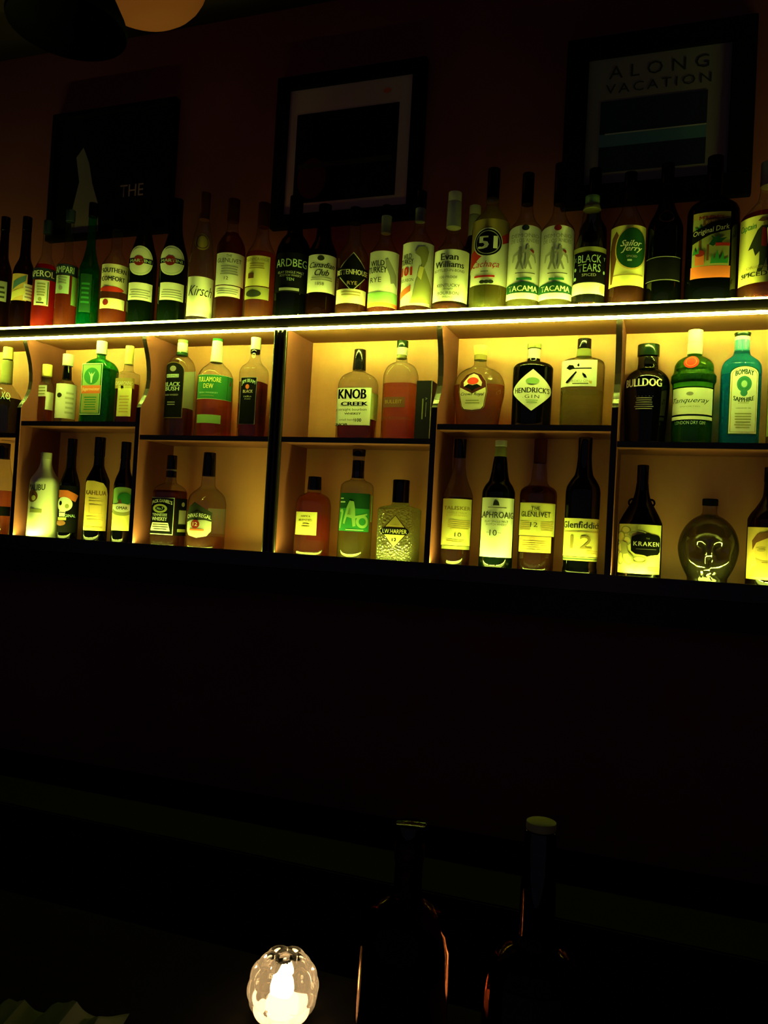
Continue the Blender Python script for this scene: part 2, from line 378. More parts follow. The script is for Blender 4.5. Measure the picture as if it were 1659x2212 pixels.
for i, dx in enumerate(divs):
    if i == 3 or i == 0 or i == 6:   # fluted full-depth pilaster
        bm = bmesh.new(); box(bm, dx-.019-cxu, dx+.019-cxu, YF+.006-cyu, 2.446-cyu, Z_BOT-czu, .6185-czu)
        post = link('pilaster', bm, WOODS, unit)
        for k in (-1, 0, 1):
            bm = bmesh.new(); loft(bm, [Z_BOT-czu, .6185-czu], [.0082, .0082], None, 20)
            for v in bm.verts: v.co.x += dx+k*.0148-cxu; v.co.y += YF+.004-cyu
            link('reed', bm, EBONY, post, smooth=True)
    else:
        t = .0083
        rec = [(.6185, 0), (.60, .004), (.58, .013), (.555, .024), (.53, .033), (.50, .039), (.47, .041), (.44, .037), (.415, .026), (.395, .013), (.382, .003), (.376, 0), (.370, -.004), (Z_BOT, -.004)]
        bm = bmesh.new()
        for sgn in (-1, 1):
            ring = [bm.verts.new((dx+sgn*t-cxu, YF+.002+r-cyu, z-czu)) for z, r in rec]
            if sgn < 0: A = ring
            else: B = ring
        for k in range(len(rec)-1):
            f = bm.faces.new((A[k], A[k+1], B[k+1], B[k])); f.material_index = 1
        bk = [[bm.verts.new((dx+s*t-cxu, 2.446-cyu, z-czu)) for z, r in rec] for s in (-1, 1)]
        for rr, b in ((A, bk[0]), (B, bk[1])):
            for k in range(len(rec)-1): bm.faces.new((rr[k], b[k], b[k+1], rr[k+1]))
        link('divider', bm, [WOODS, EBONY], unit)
for i in range(len(divs)-1):
    a, b = divs[i]+.009, divs[i+1]-.009
    if i in (3, 0, 6): a += .0115
    if i in (2, 5): b -= .0115
    z = .322 if i in (1, 4) else .279
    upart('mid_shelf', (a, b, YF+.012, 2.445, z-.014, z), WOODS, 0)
    upart('shelf_edge', (a, b, YF+.002, YF+.012, z-.0155, z+.0005), EBONY, .0006)
# strips of small lamps
def led_strip(label, y, z, st, nrm, sag=0, rad=.0040):
    root = thing('led_strip', label, 'strip light', ((X0+X1)/2, y, z))
    bm = bmesh.new(); n = int((X1-X0)/.0085); rings = []
    for i in range(n+1):
        x = X0+(X1-X0)*i/n; r = rad+.0009*(.5+.5*math.cos(2*math.pi*i/4)); s = sag*max(0, min(1, (x+.55)/.4))
        rings.append([bm.verts.new((x-root.location.x, r*math.cos(t*math.pi/3), r*math.sin(t*math.pi/3)-s)) for t in range(6)])
    for A, B in zip(rings, rings[1:]):
        for j in range(6): bm.faces.new((A[j], A[(j+1) % 6], B[(j+1) % 6], B[j]))
    link('light_tube', bm, emit('led_glow_%d' % round(z*1000), LED, TUBE), root, smooth=True)
    # the diodes themselves: a one-sided row facing the bottles
    m, nt, out = newmat('diode_row'); N = nt.nodes; L = nt.links
    e = N.new('ShaderNodeEmission'); e.inputs[0].default_value = (*LED, 1); ge = N.new('ShaderNodeNewGeometry'); mm = N.new('ShaderNodeMath'); mm.operation = 'MULTIPLY_ADD'
    mm.inputs[1].default_value = -st; mm.inputs[2].default_value = st; L.new(ge.outputs['Backfacing'], mm.inputs[0]); L.new(mm.outputs[0], e.inputs[1]); L.new(e.outputs[0], out.inputs[0])
    nv = Vector((0, *nrm)).normalized(); tv = Vector((0, -nv.z, nv.y)); bm = bmesh.new(); q = int((X1-X0)/.034)
    for i in range(q):
        a = X0+.034*i-root.location.x; b_ = a+.026; s = sag*max(0, min(1, (a+root.location.x+.55)/.4)); o_ = nv*.0056+Vector((0, 0, -s))
        f = bm.faces.new([bm.verts.new(Vector((x, 0, 0))+o_+tv*t) for x, t in ((a, -.002), (b_, -.002), (b_, .002), (a, .002))])
        f.normal_update()
        if f.normal.dot(nv) < 0: f.normal_flip()
    link('diode_row', bm, m, root, smooth='keep')
    bm = bmesh.new(); box(bm, X0-root.location.x, X1-root.location.x, .003, .0065, -.0055, -.0038); link('mounting_tape', bm, ink('white'), root)
led_strip('yellow-green lamp strip along the front of the top ledge, uppermost of the three', YF+.0045, Z_TOP+.0045, CH_TOP, (.6, .8), .0035)
led_strip('yellow-green lamp strip under the top board, directly over the compartments', YF-.004, .6150, CH_MID, (.655, -.755), 0, .0031)
led_strip('yellow-green strip of small lamps along the bottom shelf, hidden behind the front lip', YF+.004, -.0855, CH_LOW, (-.1, .99))
# picture frames on the wall
def picture(label, x0, y0, x1, y1, fw, mat_, matmargin, arts, cat='picture'):
    a, b = at(x0, y0, 2.45), at(x1, y1, 2.45); xa, xb = a.x, b.x; za, zb = b.z, a.z
    root = thing('framed_picture', label, cat, ((xa+xb)/2, 2.47, (za+zb)/2), 'framed pictures on the red wall')
    w, h = (xb-xa)/2, (zb-za)/2
    bm = bmesh.new()
    for d in ((-w, w, -.03, 0, h-fw, h), (-w, w, -.03, 0, -h, -h+fw), (-w, -w+fw, -.03, 0, -h+fw, h-fw), (w-fw, w, -.03, 0, -h+fw, h-fw)): box(bm, *d, bev=.002)
    link('frame', bm, BLACKM, root)
    bm = bmesh.new(); box(bm, -w+fw, w-fw, -.014, -.002, -h+fw, h-fw); link('mat_board', bm, ink(mat_), root)
    bm, ms = art(arts, 2*(w-fw), 2*(h-fw))
    for v in bm.verts: v.co = Vector((v.co.x-(w-fw), -.015-v.co.y, v.co.z-(h-fw)))
    link('print', bm, [ink(m) for m in ms], root, smooth='keep')
picture('dark framed poster at the left with a faint pale figure and small white lettering', 118, 250, 366, 500, .02, 'black', 0,
        [('p', 'pale', [(.18, .0), (.42, .0), (.40, .25), (.34, .42), (.30, .60), (.24, .74), (.18, .66), (.22, .45), (.17, .2)]), T('THE', .69, .33, .2, .10, 'board')])
picture('black framed picture with a pale mat and dark print, middle one on the wall', 603, 172, 905, 470, .045, 'board', 0,
        [R_('black', .07, .09, .90, .80), ('e', 'maroon', .22, .28, .12, .16), R_('ink', .10, .36, .86, .40), ('e', 'orange', .80, .90, .03, .02)])
picture('large black framed poster with spaced lettering above a dark blue print, rightmost on the wall', 1228, 92, 1622, 420, .065, 'pale', 0,
        [T('ALONG', .50, .885, .70, .10, 'ink', sp=1.6), T('VACATION', .50, .755, .74, .075, 'ink', sp=1.3), R_('navy', .10, .10, .85, .66), R_('blue', .10, .30, .85, .40), R_('faint', .14, .395, .85, .405)])
# pendant lamp near the ceiling, upper left
lp = at(150, -10, 1.42)
lamp = thing('pendant_lamp', 'dark domed pendant lamp hanging at the upper left below the warm lit ceiling', 'lamp', (lp.x, lp.y, lp.z))
bm = bmesh.new(); zz = [-.075, -.067, -.045, 0.0, .038, .056]; rr = [.127, .129, .123, .10, .06, .026]
loft(bm, zz, rr, None, 40, cap0=False, cap1=False); link('lamp_shade', bm, BLACKM, lamp, smooth=True)
bm = bmesh.new(); loft(bm, [.056, 1.80-lp.z], [.004, .004], None, 10); link('cord', bm, BLACKM, lamp)
# amber globe lamp half outside the frame, behind the dark pendant
gp = at(305, -62, 1.95); gr = 108*gp.length/1900
glb = thing('globe_lamp', 'dim amber globe lamp at the top edge, partly hidden behind the dark domed pendant', 'lamp', (gp.x, gp.y, gp.z))
m, nt, out = newmat('amber_globe'); N = nt.nodes; L = nt.links
a_ = N.new('ShaderNodeBsdfDiffuse'); b_ = N.new('ShaderNodeBsdfTranslucent'); mx_ = N.new('ShaderNodeMixShader'); mx_.inputs[0].default_value = .6
for q in (a_, b_): q.inputs[0].default_value = (.30, .105, .05, 1)
L.new(a_.outputs[0], mx_.inputs[1]); L.new(b_.outputs[0], mx_.inputs[2]); L.new(mx_.outputs[0], out.inputs[0])
zz = [gr*.8*math.sin(math.radians(t)) for t in range(-90, 76, 11)]; rr = [max(.002, gr*1.15*math.cos(math.radians(t))) for t in range(-90, 76, 11)]
bm = bmesh.new(); loft(bm, zz, rr, None, 40, cap1=False); link('globe', bm, m, glb, smooth=True)
bm = bmesh.new(); bmesh.ops.create_icosphere(bm, subdivisions=2, radius=.03)
for v in bm.verts: v.co.z += gr*.42
link('bulb', bm, emit('warm_bulb', (1, .6, .35), 11), glb, smooth=True)
bm = bmesh.new(); loft(bm, [zz[-1], zz[-1]+.02, zz[-1]+.04], [rr[-1], rr[-1]*.8, .012], None, 24); link('fitting', bm, BLACKM, glb, smooth=True)
if 1.80-gp.z > zz[-1]+.05:
    bm = bmesh.new(); loft(bm, [zz[-1]+.04, 1.80-gp.z], [.004, .004], None, 10); link('cord', bm, BLACKM, glb)
# lower back counter
lower = thing('back_counter', 'dark wooden back counter standing below the shelf unit against the wall', 'counter', (-.9, 2.2, -1.6))
bm = bmesh.new(); box(bm, -2.6, 2.4, -.16, .26, 0, .66, bev=.003); link('cabinet', bm, CABM, lower)
bm = bmesh.new(); box(bm, -2.65, 2.45, -.19, .265, .66, .70, bev=.004); link('worktop', bm, COUNTER, lower)
# near bar counter
bar = thing('bar_counter', 'near dark bar counter carrying the candle and two big bottles', 'counter', (-.3, .75, -1.6))
bm = bmesh.new(); box(bm, -2.2, 1.6, -.25, .24, .985, 1.03, bev=.006); link('worktop', bm, COUNTER, bar)
bm = bmesh.new(); box(bm, -2.15, 1.55, .05, .20, 0, .985); link('front_panel', bm, EBONY2, bar)
# ------------------------------------------------------------------ top ledge, left to right
bottle('liqueur_bottle', 'dark bottle with small grey label, leftmost on the top ledge', 'top', (2, 640), [(500, 18), (555, 22), (590, 42), (700, 42)], 'brown', ('damber', 610), [('cap', 470, 500, 20, 'black')],
  [('label', -18, 612, 14, 655, [FULL('grey'), ('lines', 'ink', .1, .1, .9, .8, 3)])], d=.06)
bottle('liqueur_bottle', 'dark amber bottle with a yellow label crossed by a blue banner, top ledge far left', 'top', (49, 640), [(500, 20), (555, 24), (585, 46), (598, 50), (700, 52)], 'brown', ('damber', 600), [('cap', 470, 500, 21, 'black')],
  [('label', 24, 598, 58, 655, [FULL('amberp'), ('p', 'blue', [(.1, .38), (.9, .74), (.95, .98), (.15, .70)]), ('p', 'yellow', [(.0, .0), (.9, .25), (.9, .5), (.05, .3)])]), ('side_label', 50, 618, 76, 653, [FULL('white'), ('lines', 'grey', .1, .1, .9, .9, 4)])], d=.06)
bottle('liqueur_bottle', 'bright red aperitif bottle with navy band and rounded white label, top ledge', 'top', (95, 640), [(506, 20), (550, 22), (578, 44), (588, 52), (700, 54)], 'clear', ('red', 575), [('cap', 478, 506, 21, 'navy')],
  [('neck_band', 66, 586, 126, 610, [FULL('navy'), T('APEROL', .40, .5, .72, .55, 'white', b=.02)]), ('label', 74, 612, 105, 666, [FULL('white'), R_('green', .88, .05, .95, .95), R_('ink', .2, .08, .7, .13), ('e', 'olive', .45, .24, .12, .08), ('lines', 'olive', .2, .35, .75, .9, 5)])], d=.055)
bottle('liqueur_bottle', 'orange-red bitter bottle with navy lettered band and pale square label, top ledge', 'top', (142, 640), [(480, 18), (555, 20), (568, 34), (576, 46), (700, 48)], 'clear', ('orl', 575), [('cap', 455, 480, 20, 'navy')],
  [('neck_band', 116, 577, 168, 600, [FULL('navy'), T('CAMPARI', .42, .5, .75, .6, 'mint', b=.02)]), ('label', 121, 601, 149, 640, [FULL('mint'), ('e', 'grey', .45, .3, .14, .12), ('lines', 'grey', .15, .5, .85, .95, 3)]), ('side_label', 154, 601, 166, 662, [FULL('lgreen')])], d=.05)
bottle('liqueur_bottle', 'emerald green glass liqueur bottle standing between the bitter and the cream-labelled bottle', 'top', (190, 640), [(470, 18), (530, 20), (562, 32), (590, 48), (700, 48)], 'emerald', ('emerald', 590), [('cap', 440, 470, 20, 'black')],
  [('label', 172, 598, 196, 680, [FULL('dgreen'), ('lines', 'green', .1, .2, .9, .8, 5)])], d=.06)
bottle('liqueur_bottle', 'clear bottle with cream label, red oval and a little orange liquid, top ledge', 'top', (246, 635), [(500, 22), (540, 24), (566, 48), (580, 60), (700, 62)], 'clear', ('orl', 668), [('cap', 462, 500, 24, 'black')],
  [('label', 218, 579, 275, 636, [FULL('cream'), T('SOUTHERN', .48, .76, .86, .17, 'black', b=.03), T('COMFORT', .46, .45, .80, .17, 'black', b=.03), ('e', 'red', .42, .06, .42, .10), R_('red', .05, .0, .78, .11)]), ('lower_label', 215, 652, 268, 674, [FULL('cream'), ('e', 'dred', .28, .6, .11, .3)])], d=.06)
def vermouth(c, desc, dx):
    bottle('vermouth_bottle', desc, 'top', c, [(446, 24), (495, 28), (528, 42), (556, 58), (575, 62), (704, 62)], 'dkgreen', None, [('cap', 432, 470, 26, 'black')],
      [('emblem', c[0]-29+dx, 541, c[0]+24+dx, 604, [('e', 'white', .5, .5, .5, .5), ('e', 'lgreen', .5, .5, .44, .44), ('e', 'white', .5, .5, .43, .43), R_('black', .02, .42, .98, .58), ('e', 'dred', .46, .5, .19, .17), T('MARTINI', .5, .5, .82, .10, 'mint', b=.03)]),
       ('label', c[0]-29+dx, 619, c[0]+22+dx, 656, [FULL('white'), ('lines', 'grey', .08, .1, .92, .65, 4)])], d=.07)
vermouth((307, 605), 'dark green vermouth bottle with round red-ball emblem, the left one of the pair', -1)
vermouth((374, 600), 'dark green vermouth bottle with round red-ball emblem, the right one of the pair', 0)
bottle('brandy_bottle', 'slim clear bottle with glowing white script label and round shoulder seal, top ledge', 'top', (431, 640), [(444, 20), (480, 26), (515, 40), (560, 52), (610, 59), (704, 62)], 'clear', None, [('cap', 418, 476, 23, 'maroon')],
  [('seal', 422, 511, 452, 548, [('e', 'dgold', .5, .5, .5, .5), ('e', 'brown', .5, .5, .42, .42), ('e', 'dgold', .5, .5, .36, .36)], {'slope': 1}), ('label', 404, 606, 461, 690, [FULL('white'), T('Kirsch', .48, .64, .82, .26, 'ink', sh=.4)])], d=.05)
bottle('whisky_bottle', 'amber whisky bottle with a wide pale label and narrower strip below, top ledge', 'top', (495, 620), [(478, 24), (490, 24), (505, 30), (520, 48), (540, 62), (704, 64)], 'clear', ('damber', 505), [('cap', 432, 480, 26, 'maroon')],
  [('label', 461, 556, 528, 624, [FULL('white'), T('THE', .45, .90, .16, .08), T('GLENLIVET', .45, .76, .76, .13), ('lines', 'grey', .2, .3, .75, .62, 4), T('12', .4, .2, .12, .1)]), ('lower_label', 460, 626, 518, 649, [FULL('white'), ('lines', 'grey', .1, .2, .9, .8, 3)])], d=.06)
bottle('whisky_bottle', 'whisky bottle with golden label just below its liquid level, beside the squat black bottle', 'top', (561, 620), [(490, 24), (515, 30), (535, 46), (548, 60), (560, 66), (704, 66)], 'clear', ('amber', 551), [('cap', 440, 492, 25, 'maroon')],
  [('label', 529, 563, 582, 627, [FULL('yellow'), T('GLENMORANGIE', .5, .88, .9, .10, 'dgold'), R_('brown', .18, .25, .42, .42), ('lines', 'dgold', .2, .55, .8, .78, 3)]), ('lower_label', 528, 629, 580, 655, [FULL('olive'), ('e', 'ink', .4, .45, .3, .3)])], d=.055)
bottle('whisky_bottle', 'squat black whisky bottle with pale printed gothic lettering on the top ledge', 'top', (632, 600), [(428, 28), (470, 30), (505, 34), (522, 56), (542, 72), (560, 77), (704, 77)], 'black', None, [('cap', 426, 468, 29, 'black')],
  [('label', 593, 558, 663, 642, [FULL('black'), T('ARDBEG', .5, .74, .92, .20, 'mint', b=.0), T('ISLAY SINGLE MALT', .5, .50, .74, .06, 'lgrey'), T('SCOTCH WHISKY', .5, .42, .6, .055, 'lgrey'), T('TEN', .5, .32, .2, .07, 'mint'), R_('grey', .2, .04, .75, .11)])], d=.06)
bottle('whisky_bottle', 'brown whisky bottle with a pale green script label, right beside the squat black bottle', 'top', (694, 610), [(480, 28), (515, 34), (535, 50), (552, 62), (702, 64)], 'brown', ('damber', 560), [('cap', 444, 482, 28, 'black')],
  [('label', 662, 560, 726, 640, [FULL('white'), ('e', 'ink', .45, .90, .10, .07), T('Canadian', .5, .72, .80, .15, 'ink', sh=.4, b=.03), T('Club', .5, .52, .42, .17, 'ink', sh=.4, b=.03), T('1858', .45, .22, .24, .08), ('lines', 'grey', .15, .30, .85, .42, 2)])], d=.06)
bottle('whisky_bottle', 'reddish rye bottle with a dark diamond label over a cream one, top ledge', 'top', (760, 620), [(482, 24), (520, 28), (540, 50), (558, 66), (702, 69)], 'clear', ('damber', 605), [('cap', 450, 484, 25, 'black')],
  [('lower_label', 723, 634, 789, 664, [FULL('cream'), ('lines', 'dgold', .2, .5, .8, .9, 2)]), ('diamond_label', 728, 556, 793, 640, [('p', 'lgrey', [(.5, 0), (1, .5), (.5, 1), (0, .5)]), ('p', 'black', [(.5, .03), (.97, .5), (.5, .97), (.03, .5)]), R_('black', 0, .38, 1, .62), T('RITTENHOUSE', .5, .5, .96, .13, 'cream', b=.03), T('RYE', .5, .22, .26, .09, 'gold')])], d=.05)
bottle('whisky_bottle', 'rye bottle with a yellow-green label ending in a green band, top ledge', 'top', (828, 610), [(472, 20), (515, 26), (538, 48), (554, 64), (702, 67)], 'clear', ('orl', 560), [('cap', 445, 474, 21, 'black'), ('neck_strip', 468, 505, 22, 'grey')],
  [('label', 794, 553, 863, 671, [FULL('white'), T('WILD', .30, .78, .42, .10, 'ink', b=.03), T('TURKEY', .30, .66, .56, .11, 'ink', b=.03), T('RYE', .27, .48, .34, .09), ('p', 'grey', [(.52, .84), (.60, .86), (.72, .74), (.88, .58), (.92, .36), (.80, .44), (.70, .42), (.66, .56), (.56, .70)]), R_('lgreen', 0, .07, 1, .26), R_('orange', 0, 0, 1, .07)])], d=.055)
bottle('whisky_bottle', 'bourbon bottle whose tall label shows a large turkey and red number', 'top', (901, 600), [(450, 21), (495, 26), (518, 50), (534, 68), (700, 72)], 'clear', ('damber', 600), [('cap', 415, 452, 24, 'black'), ('neck_strip', 425, 480, 22, 'grey')],
  [('label', 864, 535, 938, 669, [FULL('white'), T('WILD', .20, .78, .26, .08, 'ink', b=.03), T('TURKEY', .2, .69, .38, .09, 'ink', b=.03), T('101', .2, .54, .34, .14, 'red', b=.05), T('BOURBON', .22, .40, .38, .05, 'ink'),
     ('p', 'olive', [(.42, .82), (.50, .92), (.68, .94), (.78, .86), (.74, .72), (.66, .60), (.78, .46), (.94, .30), (.90, .05), (.35, .03), (.42, .20), (.48, .40), (.58, .52), (.60, .66), (.55, .76)]), ('p', 'yellow', [(.55, .62), (.66, .60), (.60, .40), (.50, .46)]), ('p', 'orange', [(0, .10), (.35, .22), (.35, .32), (0, .22)])])], d=.055)
bottle('whisky_bottle', 'bourbon bottle with tall cream cap and glowing black-lettered label, top ledge', 'top', (974, 600), [(490, 27), (512, 30), (530, 46), (545, 68), (560, 78), (698, 79)], 'clear', ('damber', 665), [('cap', 417, 438, 29, 'cream'), ('neck_foil', 439, 493, 30, 'faint', 32)],
  [('label', 937, 552, 1017, 661, [FULL('white'), T('Evan', .44, .86, .42, .13, 'ink', b=.03), T('Williams', .44, .71, .72, .12, 'ink', b=.03), T('BOTTLED-IN-BOND', .44, .59, .76, .05, 'ink'), T('100 PROOF', .44, .46, .40, .05, 'ink'), T('KENTUCKY', .44, .30, .54, .06), T('Straight', .44, .23, .22, .05, 'ink', sh=.4), T('BOURBON', .44, .15, .5, .06), T('Whiskey', .44, .07, .24, .05, 'ink', sh=.4)])], d=.05)
bottle('whisky_bottle', 'back-row bottle showing only its pale cap and neck wrap beside the tall yellow bottle', 'back', (1019, 600), [(512, 26), (530, 34), (550, 60), (695, 62)], 'brown', None, [('cap', 446, 466, 25, 'faint'), ('neck_foil', 467, 514, 26, 'grey')], [], d=.15)
bottle('rum_bottle', 'tall yellow bottle with white and red label and round black number disc', 'top', (1058, 560), [(431, 28), (436, 30), (443, 27), (450, 30), (462, 46), (475, 66), (488, 79), (505, 83), (696, 84)], 'clear', ('pale', 450), [('bottle_rim', 429, 436, 29, 'pale'), ('neck_foil', 366, 430, 27, 'black')],
  [('label', 1016, 488, 1101, 627, [FULL('white'), ('p', 'dgold', [(0, .40), (.35, .62), (1, .80), (1, 1), (0, 1)]), ('p', 'red', [(.0, .24), (.0, .50), (.30, .60), (.55, .66), (1, .86), (1, .70), (.75, .62), (.3, .42)]), ('p', 'white', [(0, .24), (.3, .42), (.75, .62), (1, .70), (1, .66), (.7, .56), (.3, .36), (0, .18)]),
      ('e', 'white', .44, .64, .33, .22), ('e', 'black', .44, .64, .31, .205), ('ring', 'lgrey', .44, .64, .27, .18, .06), T('51', .44, .64, .42, .19, 'white', b=.04), T('Cachaça', .40, .30, .62, .12, 'red', sh=.35), ('lines', 'grey', .3, .18, .5, .22, 1), R_('red', .17, .11, .62, .14), ('e', 'ink', .36, .04, .06, .028), ('e', 'ink', .45, .04, .06, .028), ('e', 'ink', .54, .04, .06, .028)])], d=.055)
def pisco(c, desc, dot, tc):
    bottle('pisco_bottle', desc, 'top', c, [(442, 25), (462, 29), (480, 44), (496, 68), (508, 74), (696, 76)], 'clear', ('pale', 655), [('cap', tc, 443, 26, 'black')],
      [('label', c[0]-36, 500, c[0]+36, 656, [('arch', 'white', 0, 0, 1, 1, .06), ('e', dot, .5, .965, .09, .04), T('DEMONIO', .5, .86, .72, .05, 'grey'), T('DE LOS ANDES', .5, .79, .72, .05, 'grey'),
        ('e', 'grey', .40, .69, .035, .022), ('e', 'grey', .58, .71, .035, .022), ('e', 'dred', .68, .64, .05, .03),
        ('p', 'grey', [(.37, .67), (.43, .67), (.46, .58), (.44, .52), (.50, .40), (.46, .40), (.40, .49), (.34, .40), (.29, .41), (.35, .52), (.34, .58)]), ('p', 'lgrey', [(.35, .64), (.22, .60), (.20, .50), (.23, .50), (.26, .58), (.36, .60)]),
        ('p', 'grey', [(.55, .69), (.62, .69), (.65, .60), (.61, .53), (.70, .41), (.66, .40), (.59, .48), (.55, .40), (.51, .41), (.54, .53), (.53, .60)]), ('p', 'lgrey', [(.62, .66), (.76, .60), (.80, .50), (.77, .49), (.73, .57), (.63, .61)]), ('p', 'lgrey', [(.43, .64), (.55, .67), (.55, .64), (.44, .60)]),
        R_('ink', .30, .345, .78, .355), R_('green', .34, .255, .70, .285), ('p', 'dgreen', [(.04, .08), (.96, .08), (.96, .19), (.5, .235), (.04, .19)]), T('TACAMA', .5, .14, .74, .075, 'white', b=.02)])], d=.05)
pisco((1131, 600), 'clear pisco bottle with dancer drawing and green banner, the left one of the pair', 'navy', 376)
pisco((1201, 596), 'clear pisco bottle with dancer drawing and green banner, the right one of the pair', 'dred', 355)
bottle('rum_bottle', 'back-row dark bottle neck rising behind the green-capped bottle', 'back', (1276, 600), [(430, 26), (470, 32), (500, 60), (690, 66)], 'black', None, [('cap', 366, 432, 27, 'black')], [], d=.15)
bottle('rum_bottle', 'rum bottle with short green cap, dark teardrop and black lettered label', 'top', (1272, 600), [(452, 34), (468, 40), (486, 44), (510, 54), (535, 68), (548, 73), (692, 74)], 'clear', ('damber', 662), [('cap', 425, 444, 32, 'lgreen'), ('cap_ring', 444, 455, 34, 'olive', 39)],
  [('teardrop', 1261, 482, 1290, 536, [('p', 'black', [(.5, 1), (.64, .84), (.72, .62), (.95, .42), (1, .24), (.85, .06), (.5, 0), (.15, .06), (0, .24), (.05, .42), (.3, .62), (.4, .84)])], {'slope': 1}),
   ('label', 1236, 545, 1311, 620, [FULL('olive'), R_('black', .03, 0, 1, .86), R_('mint', .05, .06, .07, .84), T('BLACK', .5, .66, .58, .22, 'mint', b=.0), T('TEARS', .5, .40, .56, .22, 'mint', b=.0), T('SPICED', .5, .20, .34, .08, 'lgrey'), ('e', 'mint', .13, .38, .035, .05), ('e', 'mint', .13, .12, .04, .05), T('X', .13, .66, .06, .12, 'mint'), T('Y', .90, .68, .06, .1, 'mint'), ('e', 'mint', .9, .3, .035, .05)]),
   ('lower_label', 1234, 621, 1309, 645, [FULL('white'), ('e', 'yellow', .88, .5, .09, .42)])], d=.05)
bottle('rum_bottle', 'rum bottle with golden label bearing a round black disc, over red-brown liquid', 'top', (1353, 600), [(412, 26), (450, 32), (475, 56), (495, 74), (510, 78), (690, 80)], 'clear', ('damber', 500), [('cap', 374, 412, 28, 'black')],
  [('label', 1315, 500, 1394, 628, [FULL('yellow'), ('p', 'brown', [(.10, .82), (.22, .92), (.30, .82), (.28, .66), (.34, .56), (.26, .50), (.20, .30), (.14, .05), (.08, .05), (.06, .4), (.02, .62)]), ('e', 'amberp', .60, .62, .40, .36), ('e', 'dgreen', .60, .62, .37, .335), T('Sailor', .58, .70, .50, .10, 'white', sh=.4, b=.02), T('Jerry', .60, .60, .50, .12, 'white', sh=.4, b=.02), T('SPICED', .6, .48, .24, .035, 'lgrey'), R_('mint', .5, .40, .6, .43), R_('dgold', .18, .17, .9, .19)])], d=.055)
bottle('liqueur_bottle', 'plain black bottle with faint pinkish ring on its shoulder, top ledge right', 'top', (1433, 590), [(400, 28), (440, 34), (465, 52), (485, 72), (500, 78), (688, 80)], 'black', None, [('cap', 355, 402, 29, 'black')],
  [('emblem', 1424, 464, 1456, 493, [('ring', 'pink', .5, .5, .5, .5, .12)], {'slope': 1}), ('label', 1396, 566, 1468, 618, [FULL('black'), R_('grey', 0, .97, 1, 1), R_('grey', 0, .03, 1, .05)])], d=.06)
bottle('rum_bottle', 'broad black rum bottle with palm-scene label over an orange band, top ledge', 'top', (1537, 560), [(400, 34), (425, 36), (438, 70), (450, 104), (465, 116), (686, 118)], 'black', None, [('cap', 340, 402, 36, 'black')],
  [('label', 1496, 474, 1576, 588, [FULL('olive'), R_('dgold', 0, .88, 1, 1), T("MYERS'S", .5, .90, .66, .07, 'dred', b=.02), R_('brown', .28, .76, .72, .86), T('RUM', .5, .81, .3, .06, 'dgold'), ('p', 'green', [(.0, .60), (.10, .68), (.05, .76), (.16, .70), (.20, .78), (.24, .70), (.38, .74), (.28, .66), (.36, .58), (.22, .62), (.10, .56), (.14, .62)]), ('p', 'brown', [(.17, .2), (.22, .2), (.24, .62), (.2, .62)]), ('p', 'dgreen', [(.45, .40), (.55, .50), (.50, .56), (.64, .52), (.72, .58), (.74, .50), (.92, .52), (.78, .44), (.86, .36), (.68, .42), (.56, .36)]), ('p', 'black', [(0, .42), (.5, .58), (1, .66), (1, .88), (.5, .80), (0, .66)]), T('Original Dark', .5, .655, .96, .12, 'cream', sh=.3, rot=11),
      R_('red', .62, .36, 1, .42), R_('brown', .40, .10, .46, .40), ('p', 'green', [(.50, .04), (.55, .22), (.60, .10), (.68, .30), (.74, .10), (.84, .26), (.86, .10), (.98, .16), (.96, .04)]), R_('orange', .10, .02, .34, .20), ('e', 'dred', .22, .24, .13, .06), ('p', 'green', [(.02, .22), (.08, .36), (.12, .26), (.20, .38), (.20, .24)])]),
   ('lower_label', 1491, 588, 1576, 613, [FULL('orange')])], d=.06, shape=(.8, 2.6))
bottle('rum_bottle', 'wide spiced rum bottle with yellow label and dark caped figure, rightmost on top ledge', 'top', (1655, 560), [(402, 36), (430, 44), (455, 84), (475, 118), (490, 126), (684, 128)], 'clear', ('damber', 470), [('cap', 352, 404, 40, 'grey')],
  [('label', 1597, 484, 1716, 626, [FULL('yellow'), T('Captain', .19, .84, .30, .12, 'green', sh=.2, b=.02), T('Morgan', .72, .84, .3, .12, 'green', sh=.2, b=.02), ('p', 'brown', [(.36, .92), (.42, .97), (.50, .95), (.56, .97), (.60, .92), (.53, .90), (.43, .90)]), ('e', 'dgold', .48, .87, .04, .04), ('p', 'ink', [(.42, .84), (.54, .84), (.60, .78), (.70, .60), (.74, .46), (.66, .50), (.60, .44), (.58, .54), (.55, .40), (.57, .22), (.60, .16), (.52, .16), (.50, .36), (.46, .22), (.44, .16), (.37, .17), (.40, .28), (.40, .46), (.34, .40), (.30, .52), (.22, .50), (.28, .62), (.36, .78)]), ('p', 'dred', [(.43, .82), (.50, .78), (.50, .52), (.42, .54)]), ('p', 'yellow', [(.50, .80), (.53, .78), (.53, .56), (.51, .56)]), T('SPICED GOLD', .52, .13, .84, .07, 'ink', b=.02), T('ORIGINAL', .4, .23, .4, .04, 'dgold')])], d=.055)
